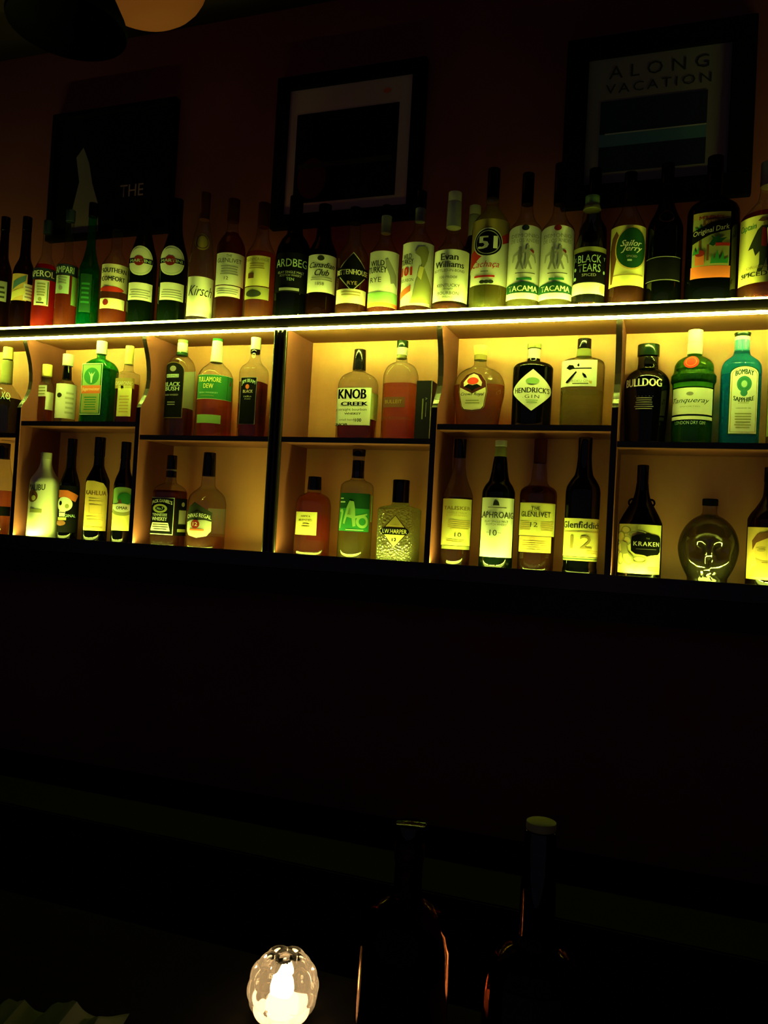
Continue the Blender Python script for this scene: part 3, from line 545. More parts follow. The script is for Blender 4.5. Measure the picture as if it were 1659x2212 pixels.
# ------------------------------------------------------------------ upper compartments
bottle('tequila_bottle', 'stout flask with pale stopper and green neck foil, leftmost in the upper row', 'up', (10, 880), [(778, 24), (790, 24), (828, 25), (838, 40), (850, 62), (865, 84), (880, 94), (940, 98)], 'clear', ('brown', 862), [('cork_stopper', 751, 777, 23, 'yellow'), ('neck_foil', 780, 829, 25, 'olive', 27)],
  [('label', -20, 845, 30, 872, [T('XO', .68, .5, .34, .6, 'mint')], {'slope': 1})], d=.07, shape=(.8, 3))
bottle('liqueur_bottle', 'small square bottle of pinkish liqueur with yellow cap, leftmost in its compartment', 'up', (98, 865), [(812, 22), (824, 23), (830, 30), (835, 34), (912, 35)], 'clear', ('orl', 850), [('cap', 788, 814, 22, 'yellow')],
  [('label', 81, 834, 101, 858, [FULL('white'), ('lines', 'olive', .1, .1, .9, .9, 3)]), ('side_label', 98, 848, 117, 886, [FULL('white')])], d=.05, shape=(.8, 5))
bottle('liqueur_bottle', 'small white-capped bottle with a full pale label and black neck, beside the yellow-capped one', 'up', (142, 860), [(791, 16), (806, 17), (820, 21), (826, 30), (836, 42), (845, 46), (912, 47)], 'clear', ('pale', 840), [('cap', 766, 791, 24, 'white'), ('neck_foil', 792, 821, 17, 'black', 21)],
  [('label', 119, 832, 166, 906, [FULL('white'), ('e', 'ink', .22, .66, .11, .07), ('lines', 'faint', .45, .1, .85, .8, 5)])], d=.06)
bottle('liqueur_bottle', 'flat square-shouldered green herbal liqueur bottle with a round stag emblem', 'up', (214, 850), [(765, 18), (774, 20), (779, 38), (786, 62), (796, 78), (806, 83), (912, 83)], 'jgreen', ('jgreen', 800), [('cap', 738, 766, 24, 'white')],
  [('label', 175, 789, 219, 899, [FULL('mint'), R_('dgreen', .03, .02, .97, .98), R_('lgreen', .07, .03, .93, .97), ('e', 'green', .5, .75, .36, .165), ('p', 'mint', [(.47, .62), (.53, .62), (.56, .74), (.66, .84), (.54, .78), (.5, .82), (.46, .78), (.34, .84), (.44, .74)]), R_('orange', .04, .41, .96, .57), T('Jägermeister', .5, .49, .84, .08, 'cream'), R_('olive', .12, .05, .88, .40), ('lines', 'green', .2, .08, .8, .36, 6)])], d=.05, shape=(.55, 7))
bottle('liqueur_bottle', 'square amaretto bottle with a gold cap and draped banner, against the scalloped divider', 'up', (274, 860), [(787, 20), (800, 22), (805, 30), (808, 50), (814, 54), (912, 54)], 'clear', ('damber', 830), [('cap', 748, 788, 19, 'yellow')],
  [('label', 253, 836, 283, 902, [FULL('yellow'), ('lines', 'gold', .1, .1, .9, .7, 6)]), ('banner_label', 249, 820, 290, 842, [FULL('dgold'), T('DISARONNO', .5, .5, .85, .36, 'cream')])], d=.04, shape=(.8, 7))
bottle('whisky_bottle', 'Irish whiskey bottle with an arched black label and bright back label, leftmost in its compartment', 'up', (388, 860), [(758, 24), (768, 27), (776, 42), (786, 58), (798, 66), (944, 69)], 'clear', ('damber', 884), [('cap', 724, 742, 22, 'lgreen'), ('neck_label', 742, 762, 23, 'white'), ('neck_foil', 762, 769, 24, 'dgreen')],
  [('back_label', 391, 799, 423, 886, [FULL('white')], {'back': 1}), ('label', 352, 786, 396, 906, [('arch', 'dgold', 0, 0, 1, 1, .17), ('arch', 'black', .02, .01, .98, .99, .165), ('e', 'grey', .5, .88, .14, .05), R_('mint', .22, .72, .78, .78), T('BUSHMILLS', .5, .75, .5, .035, 'ink'), T('BLACK', .5, .60, .74, .075, 'mint', b=.03), T('BUSH', .5, .52, .66, .07, 'mint', b=.03), T('IRISH WHISKEY', .5, .41, .62, .03, 'lgrey'), ('lines', 'grey', .3, .22, .7, .30, 2)])], d=.07, shape=(.75, 4))
bottle('whisky_bottle', 'whiskey bottle with a wide green label and white-and-green neck wrap, middle of its compartment', 'up', (463, 860), [(783, 26), (790, 40), (798, 58), (808, 71), (818, 77), (944, 80)], 'clear', ('amber', 846), [('cap', 730, 738, 22, 'green'), ('neck_foil', 738, 784, 22, 'white', 27)],
  [('neck_label', 459, 0, 468, 1, [FULL('green')]) if False else ('lower_label', 425, 901, 476, 919, [FULL('lgreen')]), ('back_label', 455, 876, 494, 900, [FULL('amberp')], {'back': 1}), ('label', 423, 816, 503, 868, [FULL('green'), R_('cream', 0, .985, 1, 1), R_('cream', 0, 0, 1, .015), T('TULLAMORE', .34, .80, .58, .20, 'yellow', b=.02), T('DEW', .34, .53, .24, .19, 'yellow', b=.02), T('IRISH WHISKEY', .34, .26, .46, .06, 'mint'), T('ORIGINAL', .32, .14, .34, .05, 'olive'), R_('dgreen', .80, 0, .81, 1), ('p', 'dred', [(.86, .62), (.92, .62), (.9, .9)])])], d=.07)
bottle('whisky_bottle', 'black-labelled bourbon bottle with white neck label and red-brown liquid, against the fluted post', 'up', (546, 860), [(763, 20), (776, 24), (786, 34), (794, 54), (802, 66), (812, 70), (944, 67)], 'clear', ('damber', 828), [('cap', 716, 726, 22, 'dgreen'), ('neck_label', 726, 756, 22, 'white'), ('neck_foil', 756, 765, 21, 'black')],
  [('label', 518, 820, 552, 920, [FULL('mint'), R_('black', .02, .005, .98, .995), T('JIM BEAM', .5, .87, .84, .10, 'mint', b=.03, arc=.05), ('e', 'orange', .45, .80, .12, .05), T('BLACK', .5, .70, .62, .065, 'cream', b=.02), T('EXTRA', .5, .59, .5, .03, 'lgrey'), T('AGED', .5, .54, .4, .03, 'lgrey')]), ('embossed_panel', 556, 836, 571, 912, [('p', 'dred', [(0, 0), (1, 0), (1, 1), (0, 1)])], {'back': 1})], d=.07, shape=(.9, 4))
bottle('whisky_bottle', 'flat flask-shaped bourbon with a yellow-green newsprint label and black waxed neck', 'up', (772, 870), [(796, 26), (804, 30), (808, 46), (814, 70), (824, 86), (836, 92), (950, 92)], 'clear', ('damber', 908), [('neck_foil', 756, 800, 25, 'capb', 29)],
  [('neck_label', 770, 0, 0, 0, []) if False else ('label', 724, 841, 801, 922, [FULL('lgreen'), R_('white', .01, .01, .99, .99), T('KNOB', .50, .83, .76, .26, 'black', b=.05), T('CREEK', .57, .57, .72, .10, 'black', b=.05), T('ky straight bourbon', .46, .41, .88, .09, 'ink'), T('WHISKEY', .54, .31, .44, .055, 'ink', b=.03), T('small batch', .40, .15, .42, .05, 'ink'), T('100', .70, .14, .16, .09, 'black', b=.02), R_('ink', .585, .08, .59, .20), T('KNOB', .22, .02, .40, .07, 'black', b=.03)]),
   ('side_label', 800, 852, 821, 908, [FULL('olive'), T('CREEK', .5, .5, .9, .30, 'lgreen', rot=-90, sp=1)])], d=.07, shape=(.5, 5), rot=0)
bottle('whisky_bottle', 'round-shouldered frontier bourbon bottle of orange liquid with embossed lettering, beside the black carton', 'up', (863, 870), [(774, 24), (783, 25), (787, 44), (793, 64), (803, 78), (816, 86), (950, 84)], 'clear', ('orl', 831), [('cap', 737, 752, 25, 'capg'), ('neck_label', 752, 768, 24, 'white', 23), ('neck_foil', 768, 776, 21, 'olive')],
  [('label', 828, 862, 874, 884, [FULL('brown'), T('BULLEIT', .5, .55, .76, .34, 'dgold')]), ('lower_label', 824, 902, 892, 912, [T('FRONTIER BOURBON', .5, .5, .9, .6, 'brown')])], d=.07, shape=(.7, 2.6))
bottle('whisky_bottle', 'faceted crown-shaped whisky decanter with a purple-crowned oval label and gold stopper', 'up', (1033, 870), [(778, 26), (788, 27), (795, 40), (800, 66), (808, 92), (820, 110), (836, 120), (850, 120), (880, 108), (921, 96)], 'emb', ('amber', 834), [('stopper', 748, 768, 33, 'yellow', 27), ('cap', 768, 779, 28, 'dgold')],
  [('label', 991, 808, 1052, 893, [('p', 'dgold', [(0, .5), (.04, .75), (.2, .93), (.5, 1), (.8, .93), (.96, .75), (1, .5), (.95, .12), (.85, .03), (.5, 0), (.15, .03), (.05, .12)]), ('p', 'maroon', [(.02, .5), (.06, .75), (.22, .92), (.5, .985), (.78, .92), (.94, .75), (.98, .5), (.93, .13), (.84, .045), (.5, .015), (.16, .045), (.07, .13)]), ('p', 'cream', [(.06, .60), (.5, .44), (.94, .60), (.96, .5), (.91, .14), (.82, .06), (.5, .03), (.18, .06), (.09, .14), (.04, .5)]), ('p', 'cream', [(.34, .90), (.5, .95), (.66, .90), (.82, .72), (.8, .62), (.2, .62), (.18, .72)]),
     ('e', 'red', .5, .76, .20, .09), ('p', 'black', [(.2, .62), (.35, .68), (.5, .65), (.65, .68), (.8, .62), (.6, .56), (.5, .50), (.4, .56)]), T('Crown Royal', .5, .42, .82, .10, 'ink', sh=.3, b=.02), ('lines', 'olive', .2, .18, .8, .30, 2)], {'slope': 1})], d=.07, shape=(.55, 2.3))
bottle('gin_bottle', 'black apothecary gin bottle with a yellow-green diamond label, middle of its compartment', 'up', (1149, 860), [(776, 27), (783, 30), (786, 56), (790, 76), (798, 86), (921, 85)], 'black', None, [('cap', 743, 754, 30, 'olive'), ('neck_label', 755, 778, 27, 'white')],
  [('label', 1104, 806, 1193, 894, [('p', 'white', [(.5, 0), (.97, .42), (1, .5), (.97, .58), (.5, 1), (.03, .58), (0, .5), (.03, .42)]), ('ring', 'lgreen', .5, .5, .47, .47, .02) if False else R_('lgreen', .3, .32, .32, .33), T("HENDRICK'S", .5, .50, .82, .13, 'ink', b=.03), T('GIN', .5, .345, .30, .08, 'ink', sp=1.3), ('e', 'lgreen', .5, .72, .14, .08), ('lines', 'lgreen', .36, .18, .64, .28, 2)])], d=.07)
bottle('gin_bottle', 'six-sided Japanese gin bottle with brush-stroke character on a pale label, rightmost in its compartment', 'up', (1257, 860), [(770, 32), (775, 44), (780, 76), (786, 96), (795, 99), (921, 97)], 'emb', ('pale', 848), [('cap', 733, 754, 30, 'capb'), ('neck_foil', 755, 772, 30, 'olive', 33)],
  [('label', 1213, 786, 1289, 842, [FULL('white'), ('p', 'black', [(.22, .70), (.30, .82), (.40, .80), (.44, .70), (.86, .70), (.86, .66), (.40, .66), (.32, .62)]), ('p', 'black', [(.50, .80), (.54, .88), (.56, .78), (.53, .74)]), ('p', 'black', [(.48, .58), (.50, .52), (.28, .12), (.22, .14), (.24, .20)]), ('p', 'black', [(.64, .52), (.72, .44), (.76, .32), (.70, .32), (.64, .44)]), T('ROKU GIN', .60, .20, .44, .09, 'olive'), R_('ink', .40, .09, .80, .12), R_('gold', .82, .10, .88, .20)])], d=.07, shape=(.9, 3.2))
bottle('gin_bottle', 'short black studded-neck gin bottle with bold white lettering, left of the green shaker bottle', 'up', (1396, 870), [(790, 44), (798, 46), (804, 64), (812, 82), (824, 95), (840, 99), (880, 96), (925, 90), (960, 86)], 'black', None, [('cap', 746, 771, 48, 'capg'), ('neck_collar', 773, 792, 44, 'capb')],
  [('label', 1350, 820, 1436, 852, [T('BULLDOG', .48, .55, .86, .52, 'white', b=.045)]), ('small_print', 1370, 856, 1412, 892, [('lines', 'pale', 0, 0, 1, 1, 8)])], d=.08)
bottle('gin_bottle', 'green shaker-shaped gin bottle with a tall white cap, red wax seal and banded label', 'up', (1496, 870), [(766, 30), (770, 34), (775, 54), (782, 74), (792, 85), (806, 88), (811, 94), (815, 99), (826, 99), (831, 94), (836, 92), (960, 88)], 'tgreen', ('tgreen', 800), [('cap', 714, 742, 33, 'white'), ('neck_foil', 742, 767, 34, 'white', 33)],
  [('wax_seal', 1477, 774, 1510, 803, [('e', 'red', .5, .5, .5, .5), ('ring', 'orange', .5, .5, .36, .36, .15)], {'slope': 1}), ('label', 1450, 832, 1541, 912, [R_('white', 0, .88, 1, 1), R_('white', 0, .14, 1, .84), R_('white', 0, 0, 1, .09), ('e', 'grey', .45, .68, .07, .05), T('Tanqueray', .46, .49, .82, .17, 'dgreen', sh=.4), T('IMPORTED', .46, .34, .4, .035, 'olive')]), ('small_print', 1458, 914, 1522, 923, [T('LONDON DRY GIN', .5, .5, 1, .8, 'mint')])], d=.08)
bottle('gin_bottle', 'turquoise square gin bottle with an arched portrait label, beside the green shaker bottle', 'up', (1598, 870), [(736, 34), (757, 34), (766, 38), (776, 58), (784, 78), (794, 89), (806, 92), (960, 90)], 'teal', ('teal', 812), [('cap', 720, 728, 38, 'capg', 34), ('neck_label', 728, 760, 34, 'white')],
  [('label', 1574, 796, 1637, 943, [('arch', 'dgreen', 0, 0, 1, 1, .12), ('arch', 'white', .03, .015, .97, .985, .11), ('arch', 'dgold', .07, .035, .93, .965, .10), ('arch', 'white', .09, .04, .91, .96, .10), T('BOMBAY', .5, .88, .62, .075, 'dgreen', b=.04, arc=.03), ('e', 'teal', .5, .73, .25, .115), ('ring', 'green', .5, .73, .18, .085, .2), ('e', 'mint', .5, .73, .10, .05), ('e', 'teal', .5, .60, .12, .05), T('SAPPHIRE', .5, .53, .70, .065, 'dgreen', b=.04, arc=-.03), T('Distilled', .5, .46, .36, .03, 'olive', sh=.3), T('LONDON DRY GIN', .5, .38, .5, .02, 'ink'), ('lines', 'olive', .22, .08, .78, .32, 6)])], d=.08, shape=(.8, 4))
bottle('gin_bottle', 'pale yellow-green labelled bottle cut off by the right edge, upper row', 'up', (1698, 870), [(760, 34), (775, 40), (790, 70), (805, 84), (960, 84)], 'clear', ('pale', 800), [('cap', 725, 762, 34, 'black')],
  [('label', 1654, 812, 1740, 945, [FULL('yellow'), ('lines', 'olive', .1, .1, .9, .9, 6)])], d=.08)
# ------------------------------------------------------------------ lower compartments
bottle('brandy_bottle', 'clear amber bottle with a black lower label, leftmost in the lower row', 'low', (2, 1090), [(990, 28), (1010, 34), (1030, 44), (1055, 48), (1160, 42)], 'clear', ('amber', 1060), [('cap', 958, 992, 26, 'black')],
  [('label', -24, 1094, 22, 1114, [FULL('black')])], d=.09)
bottle('rum_bottle', 'opaque white coconut rum bottle with small palm emblem, glowing at its foot', 'low', (93, 1100), [(980, 24), (998, 25), (1012, 32), (1024, 46), (1036, 62), (1044, 65), (1162, 67)], 'milk', None, [('cap', 978, 992, 25, 'faint')],
  [('label', 60, 1040, 104, 1065, [T('MALIBU', .42, .5, .9, .5, 'ink', b=.02, arc=-.1)]), ('emblem', 60, 1060, 84, 1086, [('e', 'brown', .4, .5, .5, .5), ('e', 'yellow', .55, .35, .2, .22)]), ('small_print', 64, 1100, 90, 1108, [FULL('olive')])], d=.045)
bottle('rum_bottle', 'black rum bottle with a white skull under an orange banner, right of the white bottle', 'low', (147, 1110), [(985, 20), (1010, 22), (1030, 34), (1045, 43), (1055, 45), (1166, 46)], 'black', None, [('cap', 948, 986, 21, 'black')],
  [('label', 122, 1050, 168, 1150, [FULL('black'), ('p', 'orange', [(0, .90), (.45, .90), (.95, .80), (.80, .66), (.4, .74), (0, .74)]), ('e', 'white', .32, .60, .36, .155), ('e', 'black', .16, .62, .08, .05), ('e', 'olive', .46, .56, .08, .05), ('p', 'white', [(.1, .46), (.42, .46), (.38, .34), (.14, .34)]), R_('black', .1, .42, .4, .435), T('ORIGINAL', .48, .36, .72, .06, 'mint'), R_('olive', .05, .26, .46, .32), ('e', 'brown', .2, .2, .24, .06)])], d=.06)
bottle('liqueur_bottle', 'dark coffee liqueur bottle with a tall yellow round-topped label, lower left compartment', 'low', (207, 1110), [(985, 22), (1005, 24), (1025, 40), (1040, 52), (1170, 54)], 'black', None, [('cap', 945, 986, 24, 'black')],
  [('label', 178, 1040, 231, 1146, [('p', 'amberp', [(0, 0), (1, 0), (1, .72), (.92, .86), (.75, .96), (.4, 1), (.08, 1), (0, .95)]), T('KAHLUA', .48, .76, .84, .09, 'brown', b=.02), ('lines', 'gold', .2, .56, .8, .66, 2), R_('gold', .26, .34, .76, .52), R_('amberp', .30, .36, .72, .50), ('lines', 'gold', .1, .18, .9, .30, 2), R_('dgold', .14, .05, .8, .08)])], d=.06)
bottle('liqueur_bottle', 'dark bottle with a narrow green-and-cream landscape label, beside the divider in the lower row', 'low', (264, 1110), [(990, 20), (1015, 24), (1035, 38), (1050, 44), (1172, 45)], 'black', None, [('cap', 955, 992, 22, 'black')],
  [('label', 240, 1053, 284, 1146, [('arch', 'lgreen', 0, 0, 1, 1, .08), R_('yellow', 0, 0, 1, .42), ('e', 'green', .62, .74, .34, .14), R_('cream', .0, .44, 1, .60), ('e', 'olive', .5, .44, .48, .10), ('e', 'white', .5, .52, .42, .10), T('OMAR', .5, .52, .5, .07, 'ink', b=.03), ('p', 'brown', [(.3, .62), (.5, .62), (.4, .74)])])], d=.05)
bottle('whisky_bottle', 'square whiskey bottle with an ornate black-and-white label, left in its lower compartment', 'low', (365, 1110), [(1030, 22), (1042, 26), (1049, 48), (1056, 68), (1066, 79), (1176, 80)], 'clear', ('damber', 1060), [('cap', 984, 1031, 21, 'black', 23), ('neck_strip', 994, 1016, 12, 'olive') if False else ('cap_ring', 1014, 1018, 23, 'grey')],
  [('label', 326, 1076, 375, 1155, [FULL('mint'), R_('black', .02, .02, .98, .98), T("JACK DANIEL'S", .5, .84, .86, .12, 'white', b=.02, arc=.06), ('e', 'olive', .45, .70, .30, .12), ('e', 'black', .45, .70, .2, .07), T('No.7', .45, .70, .26, .07, 'mint'), T('TENNESSEE', .45, .53, .62, .07, 'white'), T('WHISKEY', .45, .42, .64, .10, 'white', b=.02), ('p', 'white', [(.08, .10), (.9, .10), (.82, .32), (.16, .32)]), ('lines', 'ink', .15, .12, .85, .30, 3)]), ('side_label', 378, 1076, 406, 1156, [R_('black', 0, 0, 1, 1), R_('ink', .2, .3, .8, .7), R_('grey', .22, .32, .78, .68), R_('olive', .15, .1, .8, .18), ('e', 'grey', .5, .84, .12, .06)])], d=.05, shape=(.85, 5))
bottle('whisky_bottle', 'rounded scotch bottle with arched silver label, beside the square black-labelled bottle', 'low', (446, 1110), [(1028, 29), (1048, 31), (1056, 42), (1063, 60), (1073, 76), (1090, 84), (1180, 85)], 'clear', ('amber', 1158), [('cap', 978, 1029, 26, 'black', 29)],
  [('back_label', 448, 1097, 487, 1152, [FULL('white')], {'back': 1}), ('label', 403, 1086, 457, 1162, [('p', 'ink', [(.1, .85), (.35, 1), (.8, .8), (1, .72), (1, .5), (0, .5), (0, .7)]), ('p', 'lgrey', [(0, .5), (1, .5), (1, .2), (.85, .06), (.5, 0), (.15, .06), (0, .2)]), ('p', 'ink', [(0, .58), (.5, .74), (1, .62), (1, .46), (.5, .56), (0, .42)]), T('CHIVAS REGAL', .5, .57, .96, .11, 'white', b=.02, arc=.06), ('e', 'dred', .42, .38, .17, .12), T('12', .42, .38, .18, .1, 'white'), R_('orange', .2, .2, .75, .25)])], d=.06)
bottle('whisky_bottle', 'small square whisky bottle of glowing orange-red with a gold label and black cap', 'low', (675, 1130), [(1056, 30), (1064, 30), (1068, 46), (1074, 66), (1084, 78), (1098, 83), (1200, 85)], 'clear', ('orl', 1064), [('cap', 1030, 1058, 28, 'black', 30)],
  [('back_label', 663, 1112, 709, 1167, [FULL('orange')], {'back': 1}), ('label', 639, 1107, 684, 1156, [FULL('yellow'), T('NIKKA', .48, .80, .42, .09, 'brown'), T('BLENDED', .48, .64, .62, .09, 'brown'), ('lines', 'gold', .3, .30, .7, .52, 2)])], d=.06, shape=(.7, 4))
bottle('whisky_bottle', 'tall clear whisky bottle with a green label and sweeping lime lettering, middle of its compartment', 'low', (768, 1120), [(984, 25), (996, 25), (1033, 28), (1037, 34), (1042, 56), (1050, 70), (1060, 72), (1205, 74)], 'clear', ('pale', 1150), [('cap', 971, 985, 28, 'black'), ('neck_foil', 995, 1033, 26, 'black')],
  [('label', 730, 1067, 798, 1148, [FULL('dgreen'), R_('green', 0, 0, 1, .6), R_('mint', .04, .74, .24, .78), R_('mint', .05, .84, .18, .87), ('p', 'lgreen', [(.04, .08), (.10, .06), (.20, .50), (.16, .58), (.05, .56), (.06, .5), (.12, .48)]), ('p', 'lgreen', [(.20, .20), (.30, .62), (.38, .80), (.50, .78), (.54, .60), (.56, .36), (.58, .14), (.50, .12), (.46, .34), (.28, .38), (.28, .44), (.45, .42), (.44, .62), (.36, .60), (.26, .18)]), ('ring', 'lgreen', .76, .26, .18, .17, .42), ('p', 'lgreen', [(.55, .40), (.9, .48), (.9, .44), (.56, .34)]), R_('mint', .3, .03, .8, .05)]), ('side_label', 801, 1070, 806, 1126, [FULL('lgreen')])], d=.07)
bottle('whisky_bottle', 'cut-glass square bourbon decanter with black cap and diamond label, beside the divider', 'low', (862, 1140), [(1086, 36), (1091, 40), (1095, 66), (1098, 90), (1103, 98), (1214, 97)], 'cut', None, [('cap', 1037, 1086, 36, 'black')],
  [('label', 822, 1113, 884, 1184, [('p', 'black', [(.5, .01), (.99, .5), (.5, .99), (.01, .5)]), ('p', 'dgold', [(.5, .03), (.96, .5), (.5, .97), (.04, .5)]), ('p', 'yellow', [(.5, .03), (.92, .46), (.08, .46)]), ('p', 'black', [(0, .5), (.08, .60), (.92, .60), (1, .5), (.92, .40), (.08, .40)]), T('I.W.HARPER', .5, .5, .84, .13, 'yellow', b=.0), T('12', .5, .25, .16, .09, 'black', b=.03), T('BOURBON', .5, .70, .3, .04, 'brown')])], d=.06, shape=(.9, 6))
bottle('whisky_bottle', 'slender amber malt bottle with a tall yellow label, leftmost of the four malts', 'low', (987, 1110), [(988, 24), (1008, 27), (1028, 34), (1048, 48), (1062, 60), (1075, 66), (1222, 64)], 'clear', ('damber', 1075), [('cap', 949, 989, 26, 'black')],
  [('label', 953, 1079, 1021, 1178, [FULL('yellow'), T('TALISKER', .5, .80, .82, .08, 'dgold', b=.02), T('SINGLE MALT', .5, .70, .56, .035, 'gold'), T('SCOTCH WHISKY', .5, .64, .6, .035, 'gold'), ('lines', 'gold', .25, .34, .95, .55, 5), T('10', .56, .23, .18, .085, 'ink'), R_('gold', .34, .23, .44, .235), R_('gold', .68, .23, .78, .235), ('lines', 'gold', .2, .06, .8, .13, 2)]), ('lower_label', 954, 1179, 1019, 1186, [FULL('olive')])], d=.06)
bottle('whisky_bottle', 'dark green malt bottle with pale cap and tall white label, second of four malts', 'low', (1075, 1110), [(986, 26), (1000, 31), (1020, 36), (1038, 44), (1052, 62), (1066, 71), (1225, 73)], 'dkgreen', None, [('cap', 952, 965, 26, 'faint'), ('neck_foil', 966, 987, 24, 'olive', 27)],
  [('label', 1034, 1077, 1111, 1203, [FULL('white'), ('p', 'ink', [(.38, .87), (.40, .93), (.46, .96), (.52, .93), (.54, .87)]), R_('ink', .25, .83, .72, .84), T('LAPHROAIG', .48, .71, .96, .105, 'ink', b=.01), T('ISLAY SINGLE MALT', .48, .60, .6, .035, 'ink'), T('SCOTCH WHISKY', .48, .55, .52, .035, 'ink'), T('10', .42, .41, .18, .10, 'ink'), R_('ink', .24, .41, .32, .415), R_('ink', .53, .41, .61, .415)])], d=.05)
bottle('whisky_bottle', 'amber malt bottle with oval shoulder medallion and two-part label, third of four malts', 'low', (1161, 1110), [(1000, 28), (1020, 32), (1040, 36), (1049, 46), (1054, 64), (1062, 78), (1072, 81), (1228, 78)], 'clear', ('damber', 1052), [('cap', 949, 1001, 28, 'maroon')],
  [('medallion', 1146, 1051, 1176, 1068, [('e', 'maroon', .5, .5, .5, .5), ('ring', 'brown', .5, .5, .46, .46, .1)], {'slope': 1}), ('label', 1120, 1088, 1201, 1158, [FULL('yellow'), ('ring', 'gold', .5, .5, 0, 0, 0) if False else R_('gold', .02, .98, .98, .99), T('THE', .46, .83, .20, .10, 'ink'), T('GLENLIVET', .46, .65, .72, .16, 'ink', b=.01), T('12', .44, .34, .16, .14, 'ink'), ('lines', 'gold', .05, .15, .36, .45, 5), ('lines', 'gold', .56, .15, .95, .45, 5)]), ('lower_label', 1121, 1159, 1190, 1193, [FULL('amberp'), ('e', 'gold', .45, .86, .08, .1), ('lines', 'gold', .1, .1, .9, .75, 5)])], d=.065)
bottle('whisky_bottle', 'dark triangular malt bottle with a script-lettered yellow label, rightmost of the four malts', 'low', (1257, 1120), [(970, 28), (1000, 32), (1025, 40), (1040, 60), (1054, 76), (1066, 80), (1200, 78), (1222, 76), (1232, 80)], 'black', None, [('cap', 946, 990, 30, 'black')],
  [('label', 1215, 1121, 1297, 1202, [FULL('yellow'), T('Glenfiddich.', .48, .83, .80, .17, 'ink', b=.02), ('lines', 'gold', .08, .62, .9, .67, 1), T('12', .46, .38, .38, .34, 'dgold'), ('lines', 'gold', .55, .06, .9, .18, 2)]), ('lower_label', 1215, 1203, 1297, 1211, [FULL('olive'), R_('dgreen', 0, .4, 1, .6)])], d=.055, shape=(.9, 2.6))
bottle('rum_bottle', 'dark rum bottle with two small neck handles and a yellow squid-drawing label, lower right', 'low', (1383, 1150), [(1045, 26), (1062, 30), (1080, 40), (1100, 62), (1120, 84), (1133, 94), (1244, 96)], 'black', None, [('cap', 1005, 1047, 25, 'black')],
  [('label', 1334, 1134, 1434, 1238, [FULL('yellow')] + [('ring', 'olive', cx, cy, rx, ry, .22) for cx, cy, rx, ry in ((.22, .88, .12, .08), (.10, .74, .12, .12), (.26, .66, .10, .10), (.10, .52, .10, .10), (.12, .30, .09, .14), (.48, .80, .18, .07), (.52, .28, .14, .08))] + [('p', 'olive', [(.16, .42), (.30, .44), (.40, .34), (.42, .22), (.34, .16), (.24, .20), (.16, .32)]), ('p', 'yellow', [(.20, .38), (.30, .40), (.37, .32), (.38, .23), (.33, .19), (.26, .23), (.20, .32)]), ('p', 'olive', [(.14, .40), (.30, .42), (.26, .62), (.10, .66)]),
      ('p', 'black', [(.36, .46), (.44, .40), (.60, .38), (.66, .355), (.74, .38), (.90, .40), (.96, .46), (.97, .60), (.96, .74), (.90, .79), (.74, .81), (.66, .835), (.60, .81), (.44, .79), (.36, .74), (.35, .60)]), T('KRAKEN', .66, .61, .52, .085, 'cream', b=.02, sp=1.2), R_('grey', .45, .50, .85, .505), T('THE', .66, .72, .07, .03, 'olive'), ('lines', 'gold', .68, .05, .96, .15, 3)])], d=.055)
# neck handles of the squid bottle
kr = [o for o in bpy.data.objects if o.get('label', '').startswith('dark rum bottle with two small')][0]
for sgn in (-1, 1):
    bm = bmesh.new(); n1, n2, Rm, rm = 20, 8, .0095, .0028
    vs = [[bm.verts.new(((Rm+rm*math.cos(b*2*math.pi/n2))*math.cos(a*2*math.pi/n1)+sgn*.024, rm*math.sin(b*2*math.pi/n2), (Rm+rm*math.cos(b*2*math.pi/n2))*math.sin(a*2*math.pi/n1)+.212)) for b in range(n2)] for a in range(n1)]
    for a in range(n1):
        for b in range(n2): bm.faces.new((vs[a][b], vs[(a+1) % n1][b], vs[(a+1) % n1][(b+1) % n2], vs[a][(b+1) % n2]))
    link('handle', bm, BROWNG, kr, smooth=True)
bottle('mezcal_bottle', 'bottle with a sepia portrait label of a bearded man, rightmost in lower row', 'low', (1660, 1190), [(1040, 30), (1070, 34), (1095, 60), (1115, 90), (1125, 98), (1266, 98)], 'brown', ('damber', 1262), [('cap', 1010, 1042, 32, 'black')],
  [('label', 1611, 1141, 1708, 1252, [FULL('amberp'), ('p', 'dgold', [(.12, .05), (.9, .05), (.82, .22), (.64, .30), (.36, .30), (.2, .22)]), ('e', 'gold', .5, .52, .25, .30), ('p', 'brown', [(.20, .56), (.18, .74), (.30, .88), (.5, .92), (.72, .88), (.82, .74), (.78, .56), (.74, .70), (.5, .80), (.28, .70)]), ('p', 'dgold', [(.27, .42), (.40, .36), (.60, .36), (.73, .42), (.68, .26), (.5, .18), (.32, .26)]), R_('brown', .40, .325, .60, .335), R_('dgold', .28, .60, .46, .62), ('e', 'dgold', .38, .56, .08, .025), ('e', 'dgold', .62, .56, .08, .025)])], d=.055)
